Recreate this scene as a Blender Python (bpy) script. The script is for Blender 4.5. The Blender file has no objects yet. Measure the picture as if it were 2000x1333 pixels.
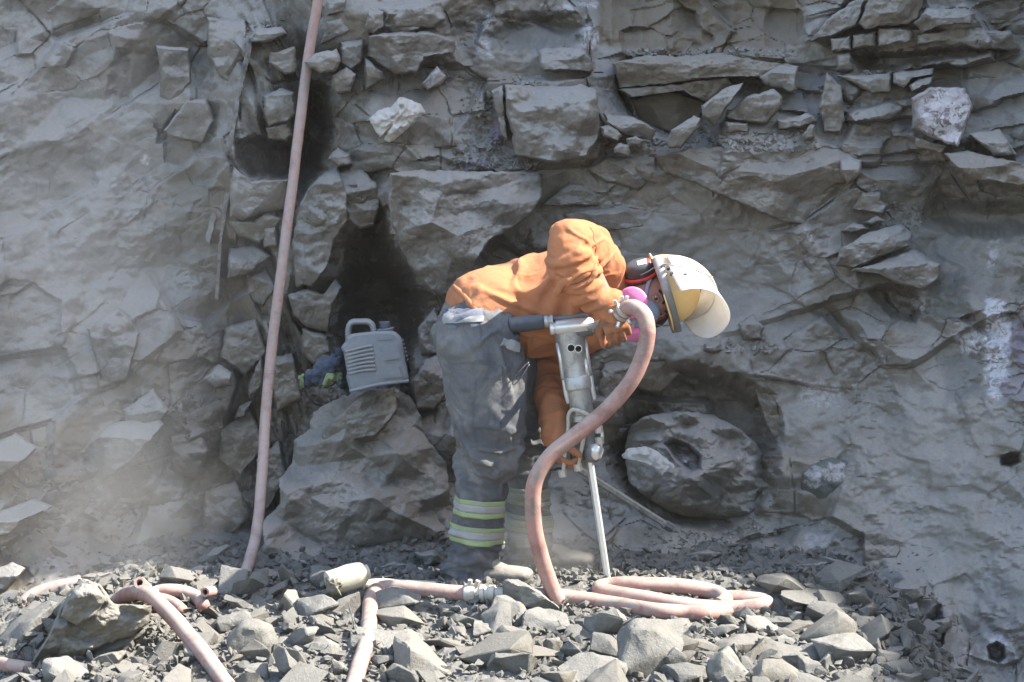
import bpy, bmesh, math, random
import numpy as np
from mathutils import Vector, Matrix
from mathutils.bvhtree import BVHTree

random.seed(7)
SC = bpy.context.scene
COL = SC.collection

# ------------------------------------------------------------------ camera
CAM = np.array([0.0, -7.2, 1.4])
F = 75.0 / 36.0 * 2000.0                 # focal length in photo pixels
PITCH = math.atan(336.5 / F)
cam_d = bpy.data.cameras.new('camera')
cam_d.lens = 75.0
cam_d.sensor_width = 36.0
cam_d.clip_start = 0.1
cam_d.clip_end = 2000.0
cam_o = bpy.data.objects.new('camera', cam_d)
cam_o.location = CAM
cam_o.rotation_euler = (math.radians(90) - PITCH, 0, 0)
COL.objects.link(cam_o)
SC.camera = cam_o

# ------------------------------------------------------------------ light
SUN = np.array([0.68, -0.055, 0.72]); SUN /= np.linalg.norm(SUN)
elev = math.asin(SUN[2]); azim = math.atan2(SUN[0], SUN[1])
W = bpy.data.worlds.new('World'); SC.world = W
W.use_nodes = True
wn = W.node_tree
bgn = wn.nodes['Background']
sky = wn.nodes.new('ShaderNodeTexSky')
sky.sky_type = 'NISHITA'
sky.sun_disc = False
sky.sun_elevation = elev
sky.sun_rotation = azim
sky.air_density = 1.0
sky.dust_density = 1.5
sky.ozone_density = 0.2
wn.links.new(sky.outputs[0], bgn.inputs[0])
bgn.inputs[1].default_value = 0.15
sun_d = bpy.data.lights.new('sun', 'SUN')
sun_d.energy = 4.7
sun_d.angle = math.radians(0.5)
sun_d.color = (1.0, 0.95, 0.87)
sun_o = bpy.data.objects.new('sun', sun_d)
sun_o.rotation_euler = Vector(SUN).to_track_quat('Z', 'Y').to_euler()
sun_o.location = (6, 4, 12)
COL.objects.link(sun_o)
VS = SC.view_settings
VS.view_transform = 'Standard'
VS.look = 'None'
VS.exposure = 2.05
VS.gamma = 1.0
VS.use_curve_mapping = False
SC.cycles.max_bounces = 6
SC.cycles.volume_bounces = 1
SC.cycles.use_denoising = True
SC.cycles.volume_step_rate = 2.0
SC.cycles.volume_max_steps = 96

# ------------------------------------------------------------------ helpers
cp, sp = math.cos(PITCH), math.sin(PITCH)
FWD = np.array([0, cp, -sp]); UPV = np.array([0, sp, cp]); RGT = np.array([1.0, 0, 0])

def P(u, v, Y):
    """photo pixel + world depth -> world point(s)"""
    u = np.asarray(u, float); v = np.asarray(v, float); Y = np.asarray(Y, float)
    d = FWD + ((u - 1000) / F)[..., None] * RGT + ((666.5 - v) / F)[..., None] * UPV
    t = (Y - CAM[1]) / d[..., 1]
    return CAM + d * t[..., None]

def PV(u, v, Y):
    return Vector(P(u, v, Y))

def pxm(Y):                                # pixels per metre at depth Y
    return F / (Y + 7.2)

def hsh(ix, iy, seed):
    n = (ix * 374761393 + iy * 668265263 + seed * 1442695041) & 0xffffffff
    n = ((n ^ (n >> 13)) * 1274126177) & 0xffffffff
    n = ((n ^ (n >> 16)) * 2246822519) & 0xffffffff
    n = n ^ (n >> 15)
    return n.astype(float) / 4294967296.0

def vnoise(x, y, seed=0):
    ix = np.floor(x).astype(np.int64); iy = np.floor(y).astype(np.int64)
    fx = x - ix; fy = y - iy
    fx = fx * fx * fx * (fx * (fx * 6 - 15) + 10); fy = fy * fy * fy * (fy * (fy * 6 - 15) + 10)
    a = hsh(ix, iy, seed); b = hsh(ix + 1, iy, seed); c = hsh(ix, iy + 1, seed); d = hsh(ix + 1, iy + 1, seed)
    return (a + (b - a) * fx + (c - a) * fy + (a - b - c + d) * fx * fy) * 2 - 1

def fbm(x, y, seed=0, octs=4, gain=0.5):
    r = 0; a = 1.0; s = 0
    for o in range(octs):
        r = r + a * vnoise(x * 2 ** o + o * 17.3, y * 2 ** o - o * 9.1, seed + o); s += a; a *= gain
    return r / s

def vnoise3(p, seed=0):
    p = np.asarray(p, float)
    i = np.floor(p).astype(np.int64); f = p - i
    f = f * f * f * (f * (f * 6 - 15) + 10)
    r = 0
    for dx in (0, 1):
        wx = f[:, 0] if dx else 1 - f[:, 0]
        for dy in (0, 1):
            wy = f[:, 1] if dy else 1 - f[:, 1]
            for dz in (0, 1):
                wz = f[:, 2] if dz else 1 - f[:, 2]
                r = r + wx * wy * wz * hsh(i[:, 0] + dx + 57 * (i[:, 2] + dz), i[:, 1] + dy - 31 * (i[:, 2] + dz), seed)
    return r * 2 - 1

def fbm3(p, seed=0, octs=3, gain=0.5):
    p = np.asarray(p, float); r = 0; a = 1.0; s = 0
    for o in range(octs):
        r = r + a * vnoise3(p * 2 ** o + o * 11.7, seed + o); s += a; a *= gain
    return r / s

def sstep(a, b, x):
    t = np.clip((x - a) / (b - a), 0, 1)
    return t * t * (3 - 2 * t)

def facets(x, y, seed, slope=0.6, soft=0.08):
    """broken planar facets: height of the nearest cell's own tilted plane; also distance to the joint"""
    ix = np.floor(x).astype(np.int64); iy = np.floor(y).astype(np.int64)
    d1 = np.full(x.shape, 9.0); d2 = np.full(x.shape, 9.0); h1 = np.zeros(x.shape); h2 = np.zeros(x.shape)
    for oy in (-1, 0, 1):
        for ox in (-1, 0, 1):
            cx = ix + ox; cy = iy + oy
            dx = x - (cx + 0.12 + 0.76 * hsh(cx, cy, seed)); dy = y - (cy + 0.12 + 0.76 * hsh(cx, cy, seed + 1))
            d = np.sqrt(dx * dx + dy * dy)
            hh = hsh(cx, cy, seed + 2) - 0.5 + slope * ((hsh(cx, cy, seed + 3) - 0.5) * 2 * dx + (hsh(cx, cy, seed + 4) - 0.5) * 2 * dy)
            cl = d < d1
            h2 = np.where(cl, h1, np.where(d < d2, hh, h2)); d2 = np.where(cl, d1, np.minimum(d, d2))
            h1 = np.where(cl, hh, h1); d1 = np.where(cl, d, d1)
    e = d2 - d1
    t = sstep(0, soft, e)
    return h1 * (.5 + .5 * t) + h2 * (.5 - .5 * t), e

def tri(x, y, seed):
    """continuous planar facets: heights on a jittered triangular lattice, linear in each triangle"""
    w = 0.22
    x = x + w * vnoise(x * 0.9 + 3.1, y * 0.9, seed + 70); y = y + w * vnoise(x * 0.9, y * 0.9 - 5.2, seed + 71)
    s = (x + y) * 0.366025; i = np.floor(x + s); j = np.floor(y + s)
    t = (i + j) * 0.211325; fx = x - i + t; fy = y - j + t
    xs = x + s - i; ys = y + s - j
    i = i.astype(np.int64); j = j.astype(np.int64)
    up = xs > ys
    h00 = hsh(i, j, seed); h11 = hsh(i + 1, j + 1, seed); h10 = hsh(i + 1, j, seed); h01 = hsh(i, j + 1, seed)
    return np.where(up, h00 + (h10 - h00) * xs + (h11 - h10) * ys, h00 + (h01 - h00) * ys + (h11 - h01) * xs) - 0.5

def trifbm(x, y, seed, octs=3, gain=0.5):
    r = 0; a = 1.0
    for o in range(octs):
        ang = 0.7 * o; c, s_ = math.cos(ang), math.sin(ang)
        r = r + a * tri((x * c - y * s_) * 2.1 ** o, (x * s_ + y * c) * 2.1 ** o, seed + 13 * o); a *= gain
    return r

def poly_sd(u, v, poly):
    """signed distance in pixels to a polygon, positive inside"""
    p = np.asarray(poly, float); n = len(p)
    d = np.full(u.shape, 1e9); ins = np.zeros(u.shape, bool)
    for i in range(n):
        x1, y1 = p[i]; x2, y2 = p[(i + 1) % n]
        ex, ey = x2 - x1, y2 - y1
        t = np.clip(((u - x1) * ex + (v - y1) * ey) / (ex * ex + ey * ey + 1e-9), 0, 1)
        d = np.minimum(d, (u - x1 - t * ex) ** 2 + (v - y1 - t * ey) ** 2)
        c = ((y1 > v) != (y2 > v)) & (u < (x2 - x1) * (v - y1) / (y2 - y1 + 1e-12) + x1)
        ins ^= c
    d = np.sqrt(d)
    return np.where(ins, d, -d)

def mesh_np(name, verts, faces, smooth=True):
    me = bpy.data.meshes.new(name)
    verts = np.asarray(verts, np.float32)
    me.vertices.add(len(verts)); me.vertices.foreach_set('co', verts.ravel())
    if isinstance(faces, np.ndarray):
        k = faces.shape[1]; n = len(faces)
        me.loops.add(n * k); me.loops.foreach_set('vertex_index', faces.astype(np.int32).ravel())
        me.polygons.add(n)
        me.polygons.foreach_set('loop_start', np.arange(0, n * k, k, dtype=np.int32))
        me.update(calc_edges=True)
    else:
        me = bpy.data.meshes.new(name); me.from_pydata([tuple(v) for v in verts], [], faces); me.update()
    me.polygons.foreach_set('use_smooth', [smooth] * len(me.polygons))
    return me

def grid_faces(nr, nc, flip=False):
    i = np.arange(nr - 1)[:, None] * nc + np.arange(nc - 1)[None, :]
    i = i.ravel()
    f = np.stack([i, i + 1, i + nc + 1, i + nc], 1)
    return f[:, ::-1] if flip else f

def set_attr(me, name, arr):
    a = me.attributes.new(name, 'FLOAT', 'POINT')
    a.data.foreach_set('value', np.asarray(arr, np.float32))

def link(name, me, mat=None, parent=None):
    o = bpy.data.objects.new(name, me); COL.objects.link(o)
    if mat is not None: me.materials.append(mat)
    if parent is not None: o.parent = parent
    return o

def tag(o, label=None, cat=None, group=None, kind=None):
    if label: o['label'] = label
    if cat: o['category'] = cat
    if group: o['group'] = group
    if kind: o['kind'] = kind
    return o

def empty(name, loc, label=None, cat=None, group=None):
    o = bpy.data.objects.new(name, None); COL.objects.link(o); o.location = loc
    o.empty_display_size = 0.1
    bpy.context.view_layer.update()
    return tag(o, label, cat, group)

def child(name, me, mat, root):
    """link a mesh whose vertices are in world space as a part of root"""
    o = link(name, me, mat)
    bpy.context.view_layer.update()
    o.parent = root
    o.matrix_parent_inverse = root.matrix_world.inverted()
    return o

def bm_mesh(name, bm, smooth=True, angle=None):
    me = bpy.data.meshes.new(name); bm.to_mesh(me); bm.free()
    me.polygons.foreach_set('use_smooth', [smooth] * len(me.polygons))
    if angle is not None: me.set_sharp_from_angle(angle=math.radians(angle))
    return me

def catmull(pts, n=12):
    p = [np.asarray(q, float) for q in pts]; p = [2 * p[0] - p[1]] + p + [2 * p[-1] - p[-2]]
    out = []
    for i in range(1, len(p) - 2):
        a, b, c, d = p[i - 1], p[i], p[i + 1], p[i + 2]
        for k in range(n):
            t = k / n
            out.append(0.5 * ((2 * b) + (c - a) * t + (2 * a - 5 * b + 4 * c - d) * t * t + (3 * b - a - 3 * c + d) * t ** 3))
    out.append(p[-2]); return np.array(out)

def sweep(bm, pts, rad, seg=16, ref=None, cap=True, ell=None):
    """tube through pts (n,3); rad scalar or list; ell=list of (ra, rb) elliptical radii, rb along ref"""
    pts = np.asarray(pts, float); n = len(pts)
    T = np.gradient(pts, axis=0); T /= np.linalg.norm(T, axis=1)[:, None] + 1e-12
    dd = pts - pts[0]; far_ = dd[np.argmax((dd ** 2).sum(1))]
    fl = np.linalg.norm(far_)
    if fl > 1e-9:
        fa = far_ / fl
        if np.abs(dd - np.outer(dd @ fa, fa)).max() < 1e-6: T = np.tile(fa, (n, 1))      # straight profile: one fixed axis
    if ref is None:
        r = np.array([0, 1.0, 0]) if abs(T[0][1]) < 0.8 else np.array([1.0, 0, 0])
        B = r - T[0] * r.dot(T[0]); B /= np.linalg.norm(B)
        Bs = [B]
        for i in range(1, n):
            B = B - T[i] * B.dot(T[i]); B /= np.linalg.norm(B); Bs.append(B)
        Bs = np.array(Bs)
    else:
        r = np.asarray(ref, float); Bs = r - T * (T @ r)[:, None]; Bs /= np.linalg.norm(Bs, axis=1)[:, None]
    N = np.cross(Bs, T)
    rings = []
    for i in range(n):
        if ell is not None: ra, rb = ell[i]
        else: ra = rb = (rad[i] if hasattr(rad, '__len__') else rad)
        rings.append([bm.verts.new(pts[i] + N[i] * ra * math.cos(a) + Bs[i] * rb * math.sin(a)) for a in np.linspace(0, 2 * math.pi, seg, endpoint=False)])
    for i in range(n - 1):
        for k in range(seg):
            bm.faces.new((rings[i][k], rings[i][(k + 1) % seg], rings[i + 1][(k + 1) % seg], rings[i + 1][k]))
    if cap:
        bm.faces.new(rings[0][::-1]); bm.faces.new(rings[-1])
    return rings

def rtube(bm, pts, ell, ref=(0, 1, 0), seg=20, n=6):
    """smooth limb: catmull through centres and radii, domed ends"""
    c = np.array([list(p) + list(e) for p, e in zip(pts, ell)], float)
    c = catmull(c, n)
    pts, el = c[:, :3], c[:, 3:]
    T0 = pts[0] - pts[1]; T0 /= np.linalg.norm(T0); T1 = pts[-1] - pts[-2]; T1 /= np.linalg.norm(T1)
    pre, pe, post, qe = [], [], [], []
    for a in (0.15, 0.45, 0.75, 0.92):
        s = math.sqrt(1 - a * a) * 0.55
        pre.append(pts[0] + T0 * min(el[0]) * 0.0 + T0 * min(el[0]) * (0.9 * (1 - (1 - a)) )); pe.append(el[0] * math.sqrt(max(1 - a * a, 0.02)))
        post.append(pts[-1] + T1 * min(el[-1]) * 0.9 * a); qe.append(el[-1] * math.sqrt(max(1 - a * a, 0.02)))
    pts = np.array(pre[::-1] + list(pts) + post); el = np.array(pe[::-1] + list(el) + qe)
    sweep(bm, pts, None, seg, ref, True, el)

def remesh(bm, voxel, smooth=4, name='cloth'):
    bmesh.ops.triangulate(bm, faces=[f for f in bm.faces if len(f.verts) > 4])
    bmesh.ops.recalc_face_normals(bm, faces=bm.faces)
    me = bpy.data.meshes.new('tmp'); bm.to_mesh(me); bm.free()
    o = bpy.data.objects.new('tmp', me); COL.objects.link(o)
    m = o.modifiers.new('r', 'REMESH'); m.mode = 'VOXEL'; m.voxel_size = voxel
    if smooth:
        s = o.modifiers.new('s', 'SMOOTH'); s.factor = 0.5; s.iterations = smooth
    dg = bpy.context.evaluated_depsgraph_get()
    out = bpy.data.meshes.new_from_object(o.evaluated_get(dg)); out.name = name
    bpy.data.objects.remove(o); bpy.data.meshes.remove(me)
    out.polygons.foreach_set('use_smooth', [True] * len(out.polygons))
    return out

def get_co(me):
    a = np.empty(len(me.vertices) * 3, np.float32); me.vertices.foreach_get('co', a); return a.reshape(-1, 3).astype(float)

def get_no(me):
    a = np.empty(len(me.vertices) * 3, np.float32); me.vertex_normals.foreach_get('vector', a); return a.reshape(-1, 3).astype(float)

def put_co(me, co):
    me.vertices.foreach_set('co', np.asarray(co, np.float32).ravel()); me.update()

def bvh_of(me):
    return BVHTree.FromPolygons([v.co.copy() for v in me.vertices], [tuple(p.vertices) for p in me.polygons])

def patch(name, bvh, quad, nu, nv, off, thick, mat, root, wob=0.0, far=30.0):
    """a cloth patch laid on a surface: quad of 4 photo pixels (tl,tr,br,bl) cast along the view, offset outwards"""
    q = np.asarray(quad, float); top, bot, keep = [], [], {}
    verts = []; ok = np.zeros((nv + 1, nu + 1), bool); idx = {}
    last = None
    for j in range(nv + 1):
        for i in range(nu + 1):
            s, t = i / nu, j / nv
            uv = (q[0] * (1 - s) + q[1] * s) * (1 - t) + (q[3] * (1 - s) + q[2] * s) * t
            a = P(uv[0], uv[1], -3.0); d = Vector(a - CAM).normalized()
            loc, nor, _, _ = bvh.ray_cast(Vector(a), d, far)
            if loc is None: continue
            if nor.dot(d) > 0: nor = -nor
            idx[(j, i)] = len(verts) // 2
            w = wob * math.sin(s * 9 + t * 4)
            verts.append(loc + nor * (off + thick + w)); verts.append(loc + nor * (-0.004))
    faces = []
    def has(*k): return all(x in idx for x in k)
    for j in range(nv):
        for i in range(nu):
            k = ((j, i), (j, i + 1), (j + 1, i + 1), (j + 1, i))
            if has(*k): faces.append([idx[x] * 2 for x in k][::-1])
    cnt = {}
    for f in faces:
        for a, b in zip(f, f[1:] + f[:1]): cnt[(a, b)] = 1
    for (a, b) in list(cnt):
        if (b, a) not in cnt: faces.append([b, a, a + 1, b + 1])
    me = mesh_np(name, np.array([tuple(v) for v in verts]), [tuple(f) for f in faces])
    me.set_sharp_from_angle(angle=math.radians(50))
    return child(name, me, mat, root)

# ------------------------------------------------------------------ materials
def newmat(name):
    m = bpy.data.materials.new(name); m.use_nodes = True
    nt = m.node_tree; b = nt.nodes['Principled BSDF']
    return m, nt, b

class N:
    """small node-tree helper"""
    def __init__(s, nt): s.nt = nt
    def node(s, t, **k):
        n = s.nt.nodes.new(t)
        for a, b in k.items():
            if hasattr(n, a): setattr(n, a, b)
        return n
    def ln(s, a, b): s.nt.links.new(a, b)
    def noise(s, vec, scale, detail=6, rough=0.55, dist=0.0):
        n = s.node('ShaderNodeTexNoise'); n.inputs['Scale'].default_value = scale; n.inputs['Detail'].default_value = detail
        n.inputs['Roughness'].default_value = rough; n.inputs['Distortion'].default_value = dist
        if vec is not None: s.ln(vec, n.inputs['Vector'])
        return n.outputs[0]
    def ramp(s, f, stops):
        n = s.node('ShaderNodeValToRGB'); e = n.color_ramp.elements
        while len(e) < len(stops): e.new(0.5)
        for x, (p, c) in zip(e, stops):
            x.position = p; x.color = (c[0], c[1], c[2], 1) if hasattr(c, '__len__') else (c, c, c, 1)
        s.ln(f, n.inputs[0]); return n.outputs[0]
    def mix(s, f, a, b, mode='MIX'):
        n = s.node('ShaderNodeMix'); n.data_type = 'RGBA'; n.blend_type = mode
        for i, x in ((0, f), (6, a), (7, b)):
            if hasattr(x, 'is_linked') or hasattr(x, 'links'): s.ln(x, n.inputs[i])
            elif i == 0: n.inputs[0].default_value = x
            else: n.inputs[i].default_value = (x[0], x[1], x[2], 1)
        return n.outputs[2]
    def math(s, op, a, b=0.0, clamp=False):
        n = s.node('ShaderNodeMath'); n.operation = op; n.use_clamp = clamp
        for i, x in ((0, a), (1, b)):
            if hasattr(x, 'links'): s.ln(x, n.inputs[i])
            else: n.inputs[i].default_value = x
        return n.outputs[0]
    def attr(s, name):
        n = s.node('ShaderNodeAttribute'); n.attribute_name = name; return n.outputs['Fac']
    def bump(s, h, strength, dist, prev=None):
        n = s.node('ShaderNodeBump'); n.inputs['Strength'].default_value = strength; n.inputs['Distance'].default_value = dist
        s.ln(h, n.inputs['Height'])
        if prev is not None: s.ln(prev, n.inputs['Normal'])
        return n.outputs[0]

def rock_material(name, dark, mid, light, dustc, dust_amt=0.6, obj_space=False, bump=1.0):
    m, nt, b = newmat(name); k = N(nt)
    geo = k.node('ShaderNodeNewGeometry')
    if obj_space:
        tc = k.node('ShaderNodeTexCoord'); oi = k.node('ShaderNodeObjectInfo')
        va = k.node('ShaderNodeVectorMath'); va.operation = 'ADD'
        vm = k.node('ShaderNodeVectorMath'); vm.operation = 'SCALE'; vm.inputs[0].default_value = (7.1, 3.3, 9.7); k.ln(oi.outputs['Random'], vm.inputs['Scale'])
        k.ln(tc.outputs['Object'], va.inputs[0]); k.ln(vm.outputs[0], va.inputs[1]); vec = va.outputs[0]
    else:
        vec = geo.outputs['Position']
    n0 = k.noise(vec, 1.3, 5, 0.6, 0.6)
    n1 = k.noise(vec, 3.2, 8, 0.6, 0.4)
    n2 = k.noise(vec, 17, 7, 0.62, 0.6)
    n3 = k.noise(vec, 95, 4, 0.6)
    c = k.ramp(n2, [(0.32, dark), (0.5, mid), (0.72, light)])
    c = k.mix(k.math('MULTIPLY', k.ramp(n1, [(0.42, 0), (0.66, 1)]), 0.65), c, (mid[0] * 1.02, mid[1] * 0.95, mid[2] * 0.85))
    c = k.mix(k.math('MULTIPLY', k.ramp(n0, [(0.40, 0), (0.62, 1)]), 0.45), c, (dark[0] * 1.15, dark[1] * 1.12, dark[2] * 1.05))
    if obj_space:
        hf = k.math('FRACT', k.math('MULTIPLY', oi.outputs['Random'], 7.31))
        c = k.mix(k.math('MULTIPLY', k.ramp(hf, [(.45, 0), (.9, 1)]), .75), c, (light[0] * .82, light[1] * .74, light[2] * .62))
        rv = k.math('ADD', k.math('MULTIPLY', oi.outputs['Random'], 0.6), 0.68)
        mu = k.node('ShaderNodeVectorMath'); mu.operation = 'SCALE'; k.ln(c, mu.inputs[0]); k.ln(rv, mu.inputs['Scale']); c = mu.outputs[0]
    # settled dust lies on surfaces that face the sky
    sx = k.node('ShaderNodeSeparateXYZ'); k.ln(geo.outputs['Normal'], sx.inputs[0])
    up = k.math('ADD', sx.outputs[2], k.math('MULTIPLY', k.math('SUBTRACT', n2, 0.5), 1.3))
    dm = k.math('MULTIPLY', k.ramp(up, [(0.05, 0), (0.6, 1)]), dust_amt)
    c = k.mix(dm, c, dustc)
    c = k.mix(k.math('MULTIPLY', k.attr('tan'), 0.8), c, (0.185, 0.138, 0.085))
    c = k.mix(k.math('MULTIPLY', k.attr('dark'), k.ramp(n3, [(0.2, 1), (0.8, 0.75)])), c, (0.150, 0.134, 0.114))  # dark attribute: brown earth, with recess shade painted into the colour
    c = k.mix(k.math('MULTIPLY', k.attr('smooth'), 0.8), c, (dustc[0] * 0.92, dustc[1] * 0.92, dustc[2] * 0.92))
    wn_ = k.math('MULTIPLY', k.attr('white'), k.ramp(k.noise(vec, 34, 6, 0.7, 0.8), [(0.40, 0), (0.6, 1)]))
    c = k.mix(wn_, c, (0.62, 0.60, 0.61))
    c = k.mix(k.math('MULTIPLY', k.attr('purple'), k.ramp(n2, [(0.4, 0), (0.6, 1)])), c, (0.23, 0.17, 0.30))
    c = k.mix(k.math('MULTIPLY', k.attr('green'), 0.75), c, (0.075, 0.098, 0.095))
    sk = k.ramp(k.noise(vec, 140, 2, 0.5), [(0.64, 0), (0.74, 1)])
    c = k.mix(k.math('MULTIPLY', sk, 0.30), c, (light[0] * 1.25, light[1] * 1.25, light[2] * 1.25))
    c = k.mix(k.math('MULTIPLY', k.math('SUBTRACT', 1.0, n3), 0.45), c, (dark[0] * 0.8, dark[1] * 0.8, dark[2] * 0.8))
    k.ln(c, b.inputs['Base Color'])
    b.inputs['Roughness'].default_value = 0.92
    b.inputs['Specular IOR Level'].default_value = 0.2
    sm = k.math('SUBTRACT', 1.0, k.math('MULTIPLY', k.attr('smooth'), 0.7))
    h = k.math('MULTIPLY', k.math('ADD', n2, k.math('MULTIPLY', n3, 0.32)), sm)
    nb = k.bump(h, 0.75 * bump, 0.013)
    h2 = k.noise(vec, 260, 3, 0.6)
    nb = k.bump(h2, 0.6 * bump, 0.005, nb)
    k.ln(nb, b.inputs['Normal'])
    return m

def simple_material(name, col, rough=0.7, metal=0.0, var=0.25, scale=30, bump=0.0, bdist=0.003, dust=None, dust_amt=0.5, spec=0.3, dirt=None, dirt_amt=0.5, dirt_scale=12, scuff=0.0):
    """a base colour with grain, dirt blotches and dust settled on top faces"""
    m, nt, b = newmat(name); k = N(nt)
    geo = k.node('ShaderNodeNewGeometry'); vec = geo.outputs['Position']
    n = k.noise(vec, scale, 6, 0.6)
    c = k.mix(n, tuple(x * (1 - var) for x in col), tuple(min(x * (1 + var), 1) for x in col))
    if dirt is not None:
        dn = k.ramp(k.noise(vec, dirt_scale, 6, 0.65, 0.5), [(0.48, 0), (0.66, 1)])
        c = k.mix(k.math('MULTIPLY', dn, dirt_amt), c, dirt)
    if dust is not None:
        sx = k.node('ShaderNodeSeparateXYZ'); k.ln(geo.outputs['Normal'], sx.inputs[0])
        up = k.math('ADD', sx.outputs[2], k.math('MULTIPLY', k.math('SUBTRACT', k.noise(vec, 45, 5, 0.6), 0.5), 1.4))
        c = k.mix(k.math('MULTIPLY', k.ramp(up, [(-0.35, 0.25), (0.55, 1)]), dust_amt), c, dust)
    if scuff:
        s1 = k.ramp(k.noise(vec, 7, 8, 0.7, 1.2), [(0.50, 0), (0.62, 1)]); s2 = k.ramp(k.noise(vec, 70, 5, 0.7, 0.5), [(0.52, 0), (0.66, 1)])
        c = k.mix(k.math('MULTIPLY', s1, scuff), c, tuple(x * 0.55 for x in col))
        c = k.mix(k.math('MULTIPLY', s2, scuff * .8), c, (0.30, 0.275, 0.245))
    k.ln(c, b.inputs['Base Color'])
    b.inputs['Roughness'].default_value = rough; b.inputs['Metallic'].default_value = metal
    b.inputs['Specular IOR Level'].default_value = spec
    if bump:
        k.ln(k.bump(k.noise(vec, scale * 4, 4, 0.6), bump, bdist), b.inputs['Normal'])
    return m

def cloth_material(name, col, dirt, dirt_amt=0.5, weave=900, sheen=0.1, var=0.15, dscale=9):
    m, nt, b = newmat(name); k = N(nt)
    geo = k.node('ShaderNodeNewGeometry'); vec = geo.outputs['Position']
    n = k.noise(vec, 6, 6, 0.6, 0.3)
    c = k.mix(n, tuple(x * (1 - var) for x in col), tuple(min(1, x * (1 + var)) for x in col))
    dn = k.ramp(k.noise(vec, dscale, 8, 0.68, 0.8), [(0.46, 0), (0.70, 1)])
    c = k.mix(k.math('MULTIPLY', dn, dirt_amt), c, dirt)
    fine = k.noise(vec, 160, 3, 0.6)
    c = k.mix(k.math('MULTIPLY', fine, 0.25), c, tuple(x * 0.6 for x in col))
    k.ln(c, b.inputs['Base Color'])
    b.inputs['Roughness'].default_value = 0.95
    b.inputs['Specular IOR Level'].default_value = 0.1
    b.inputs['Sheen Weight'].default_value = sheen
    h = k.math('ADD', k.math('MULTIPLY', k.noise(vec, 55, 5, 0.6), 1.0), k.math('MULTIPLY', k.noise(vec, weave, 2, 0.5), 0.35))
    wr = k.math('ABSOLUTE', k.math('SUBTRACT', k.noise(vec, 15, 3, 0.5, 0.5), 0.5))
    k.ln(k.bump(h, 0.35, 0.006, k.bump(wr, 0.5, 0.012)), b.inputs['Normal'])
    return m

M = {}
DUST = (0.325, 0.306, 0.276)
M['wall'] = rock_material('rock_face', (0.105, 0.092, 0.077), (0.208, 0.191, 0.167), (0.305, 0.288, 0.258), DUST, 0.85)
M['rubble'] = rock_material('rubble_stone', (0.085, 0.083, 0.074), (0.16, 0.156, 0.141), (0.245, 0.238, 0.217), (0.24, 0.232, 0.212), 0.45, True, 0.8)
M['shade_rock'] = rock_material('dusty_stone', (0.14, 0.133, 0.122), (0.22, 0.211, 0.196), (0.295, 0.283, 0.262), DUST, 0.55, True, 0.8)
M['soil'] = rock_material('rubble_soil', (0.075, 0.073, 0.066), (0.135, 0.131, 0.119), (0.215, 0.208, 0.188), (0.19, 0.184, 0.168), 0.4, False, 0.9)
# ------------------------------------------------------------------ ground
def mound(x, y):
    x = np.asarray(x, float); y = np.asarray(y, float)
    z = np.where(y < 0, 0.12 * y, 0.0)
    z = np.maximum(z, -0.9)
    z = z + 0.035 * np.exp(-((y + 0.10) / 0.16) ** 2) - 0.02
    z = z - 0.42 * sstep(1.18, 1.70, x) - 0.10 * sstep(-1.3, -1.75, x)
    z = z + 0.022 * fbm(x * 4.2, y * 4.2, 11, 4) + 0.010 * fbm(x * 19, y * 19, 15, 3)
    return z

def on_mound(u, v):
    """where the view ray of a photo pixel meets the rubble"""
    Y = -1.5
    a = P(u, v, 0.0) - CAM
    ts = np.linspace(0.5, 1.25, 240)
    p = CAM + a[None, :] * ts[:, None]
    below = p[:, 2] < mound(p[:, 0], p[:, 1])
    i = int(np.argmax(below)) if below.any() else len(ts) - 1
    return p[i]

xs = np.linspace(-3.4, 3.4, 500); ys = np.linspace(-2.6, 1.9, 330)
gx, gy = np.meshgrid(xs, ys)
gz = mound(gx, gy)
fz, fe = facets(gx * 16 + 0.6 * fbm(gx * 6, gy * 6, 3), gy * 16 + 0.6 * fbm(gx * 6, gy * 6, 4), 31, 0.9, 0.15)
gz = gz + 0.018 * fz
fz2, _ = facets(gx * 42, gy * 42, 37, 1.0, 0.2)
gz = gz + 0.007 * fz2
me = mesh_np('rubble_ground', np.stack([gx, gy, gz], -1).reshape(-1, 3), grid_faces(330, 500), smooth=False)
link('rubble_ground', me, M['soil']); tag(bpy.data.objects['rubble_ground'], 'crushed grey stone ground heaped below the rock face', None, None, 'structure')
bm = bmesh.new()
R_ = 600.0
vs = [bm.verts.new((x, y, -0.62)) for x, y in ((-R_, -R_), (R_, -R_), (R_, R_), (-R_, R_))]
bm.faces.new(vs)
link('ground', bm_mesh('ground', bm, False), M['soil']); tag(bpy.data.objects['ground'], 'open quarry floor of grey crushed stone', None, None, 'structure')

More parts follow.
